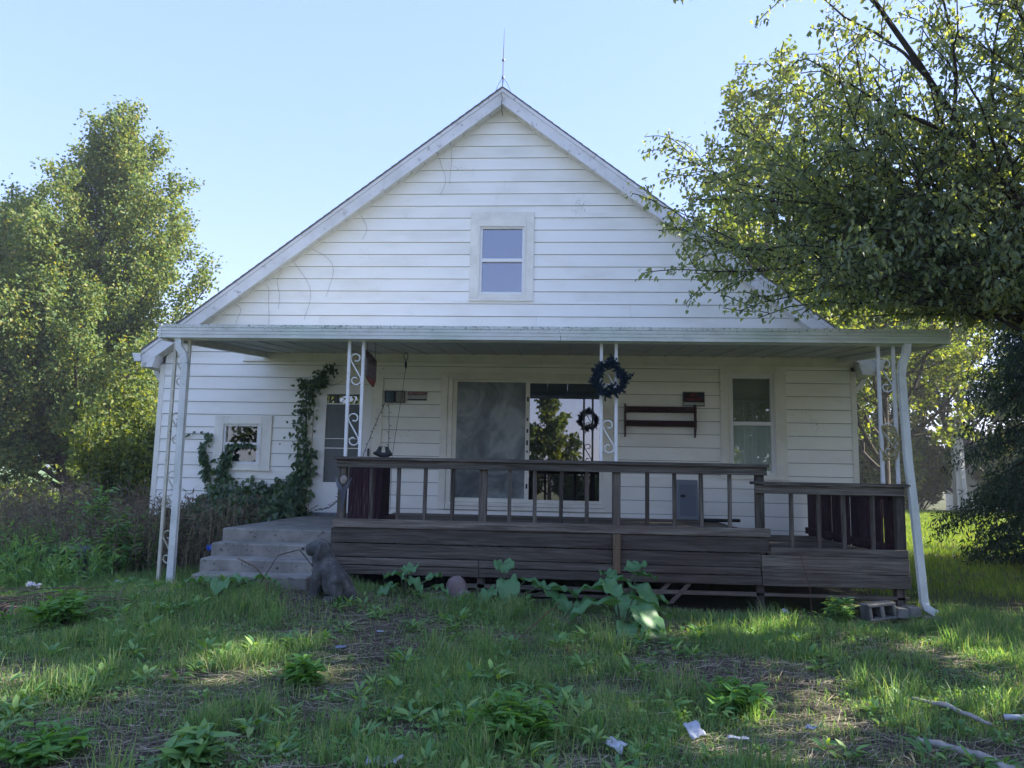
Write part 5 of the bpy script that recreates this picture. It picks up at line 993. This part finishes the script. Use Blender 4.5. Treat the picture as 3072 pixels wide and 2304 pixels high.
stick('bent bare stalk arching before the concrete steps', [(-2.75, -4.5, .0), (-2.8, -4.42, .22), (-2.95, -4.35, .31), (-3.15, -4.3, .36)], .006, TANW)
stick('dark dead stalk arching beside the dog statue', [(-2.95, -4.3, .05), (-2.8, -4.15, .36), (-2.6, -4.1, .42), (-2.3, -4.2, .18)], .005, BARK)
stick('red brown dead stem standing before the lower landing', [(2.62, -3.5, .0), (2.6, -3.52, .35), (2.52, -3.5, .66)], [.006, .005, .003], BROWNW)
q = random.Random(21)
br = thing('brush_pile', 'low pile of dry brush with tan roots at the edge of the yard', 'brush pile', (-5.1, -4.6, 0)); b = MB()
for i in range(38):
    x, y = -5.1+q.gauss(0, .35), -4.6+q.gauss(0, .18); a = q.gauss(.1, .8); L = q.uniform(.2, .6); z = gz1(x, y)+q.uniform(.02, .14); b.tube([(x-L*math.cos(a), y-L*math.sin(a), z), (x, y, z+.03), (x+L*math.cos(a), y+L*math.sin(a), z+q.uniform(-.03, .08))], q.uniform(.003, .007), 5)
b.build('twigs', nmat('dry_twig', [(.3, (.08, .06, .045)), (.7, (.17, .13, .09))], 12, (1, 1, 1), .9, 4, 0), br); b = MB()
for i in range(26): a = q.uniform(2.6, 5.6); L = q.uniform(.12, .32); b.tube([(-5.05, -4.72, .15), (-5.05+L*.6*math.cos(a), -4.72+L*.6*math.sin(a)*.6, .16), (-5.05+L*math.cos(a), -4.72+L*math.sin(a)*.6, .03)], q.uniform(.006, .012), 5)
b.build('roots', nmat('tan_root', [(.3, (.30, .19, .12)), (.7, (.48, .34, .24))], 12, (1, 1, 1), .9, 4, 0), br)
# rounded dark casing in the weeds
t = thing('metal_casing', 'dark grey rounded metal casing half sunk in the weeds', 'casing', (-6.25, -2.2, 0)); pr_ = []
x0, x1, zt = -6.52, -6.0, .44
for cx_, a0, a1 in ((x1-.09, 0, 90), (x0+.09, 90, 180)):
    for i in range(6): a = R(a0+(a1-a0)*i/5); pr_.append((cx_+.09*math.cos(a), zt-.09+.09*math.sin(a)))
inn = [(-6.26+(x-(-6.26))*.86, .1+(z-.1)*.86) for x, z in pr_]
shell = [(x1, -.02)]+pr_+[(x0, -.02)]
b = MB(); outer = [(x1, -.02)]+pr_+[(x0, -.02)]; inner = [(x1-.04, -.02)]+inn+[(x0+.04, -.02)]
for i in range(len(outer)-1): b.hexa([(*[outer[i][0]], -2.35, outer[i][1]), (outer[i+1][0], -2.35, outer[i+1][1]), (outer[i+1][0], -1.95, outer[i+1][1]), (outer[i][0], -1.95, outer[i][1]), (inner[i][0], -2.35, inner[i][1]), (inner[i+1][0], -2.35, inner[i+1][1]), (inner[i+1][0], -1.95, inner[i+1][1]), (inner[i][0], -1.95, inner[i][1])])
b.build('shell', plain('casing_grey', (.14, .145, .16), .5), t)
MB().prism([(x0+.05, 0), (x1-.05, 0), (x1-.05, .33), (x0+.05, .33)], -2.2, -2.17, 'y').build('front_panel', plain('casing_dark', (.05, .052, .06), .6), t)
for i in range(4): MB().box(-6.16+i*.03, -6.148+i*.03, -2.225, -2.201, .05, .30).build('vent_slat', BLACK, t)
MB().tube([(x0, -2.36, zt-.1), (x0+.05, -2.36, zt-.02), (x0+.12, -2.36, zt), (x1-.12, -2.36, zt), (x1-.05, -2.36, zt-.02), (x1, -2.36, zt-.1)], .009, 6).build('rim_strip', plain('casing_light', (.4, .4, .42), .4), t)
# leaves fallen on the porch floor and steps

# ------------------------------------------------------------------ air
hz = MB().box(-2600, 2600, -2600, 2600, -1.3, 24).build('haze', None); hz['kind'] = 'stuff'
hm = bpy.data.materials.new('haze_air'); hm.use_nodes = True; hn = hm.node_tree; hn.nodes.remove(hn.nodes['Principled BSDF'])
pv = hn.nodes.new('ShaderNodeVolumePrincipled'); pv.inputs['Color'].default_value = (.90, .94, 1, 1); pv.inputs['Density'].default_value = .0011; pv.inputs['Anisotropy'].default_value = .3
hn.links.new(pv.outputs[0], hn.nodes['Material Output'].inputs['Volume']); hz.data.materials.append(hm)
tag(hz, 'thin pale summer haze over the whole yard and field', 'haze')
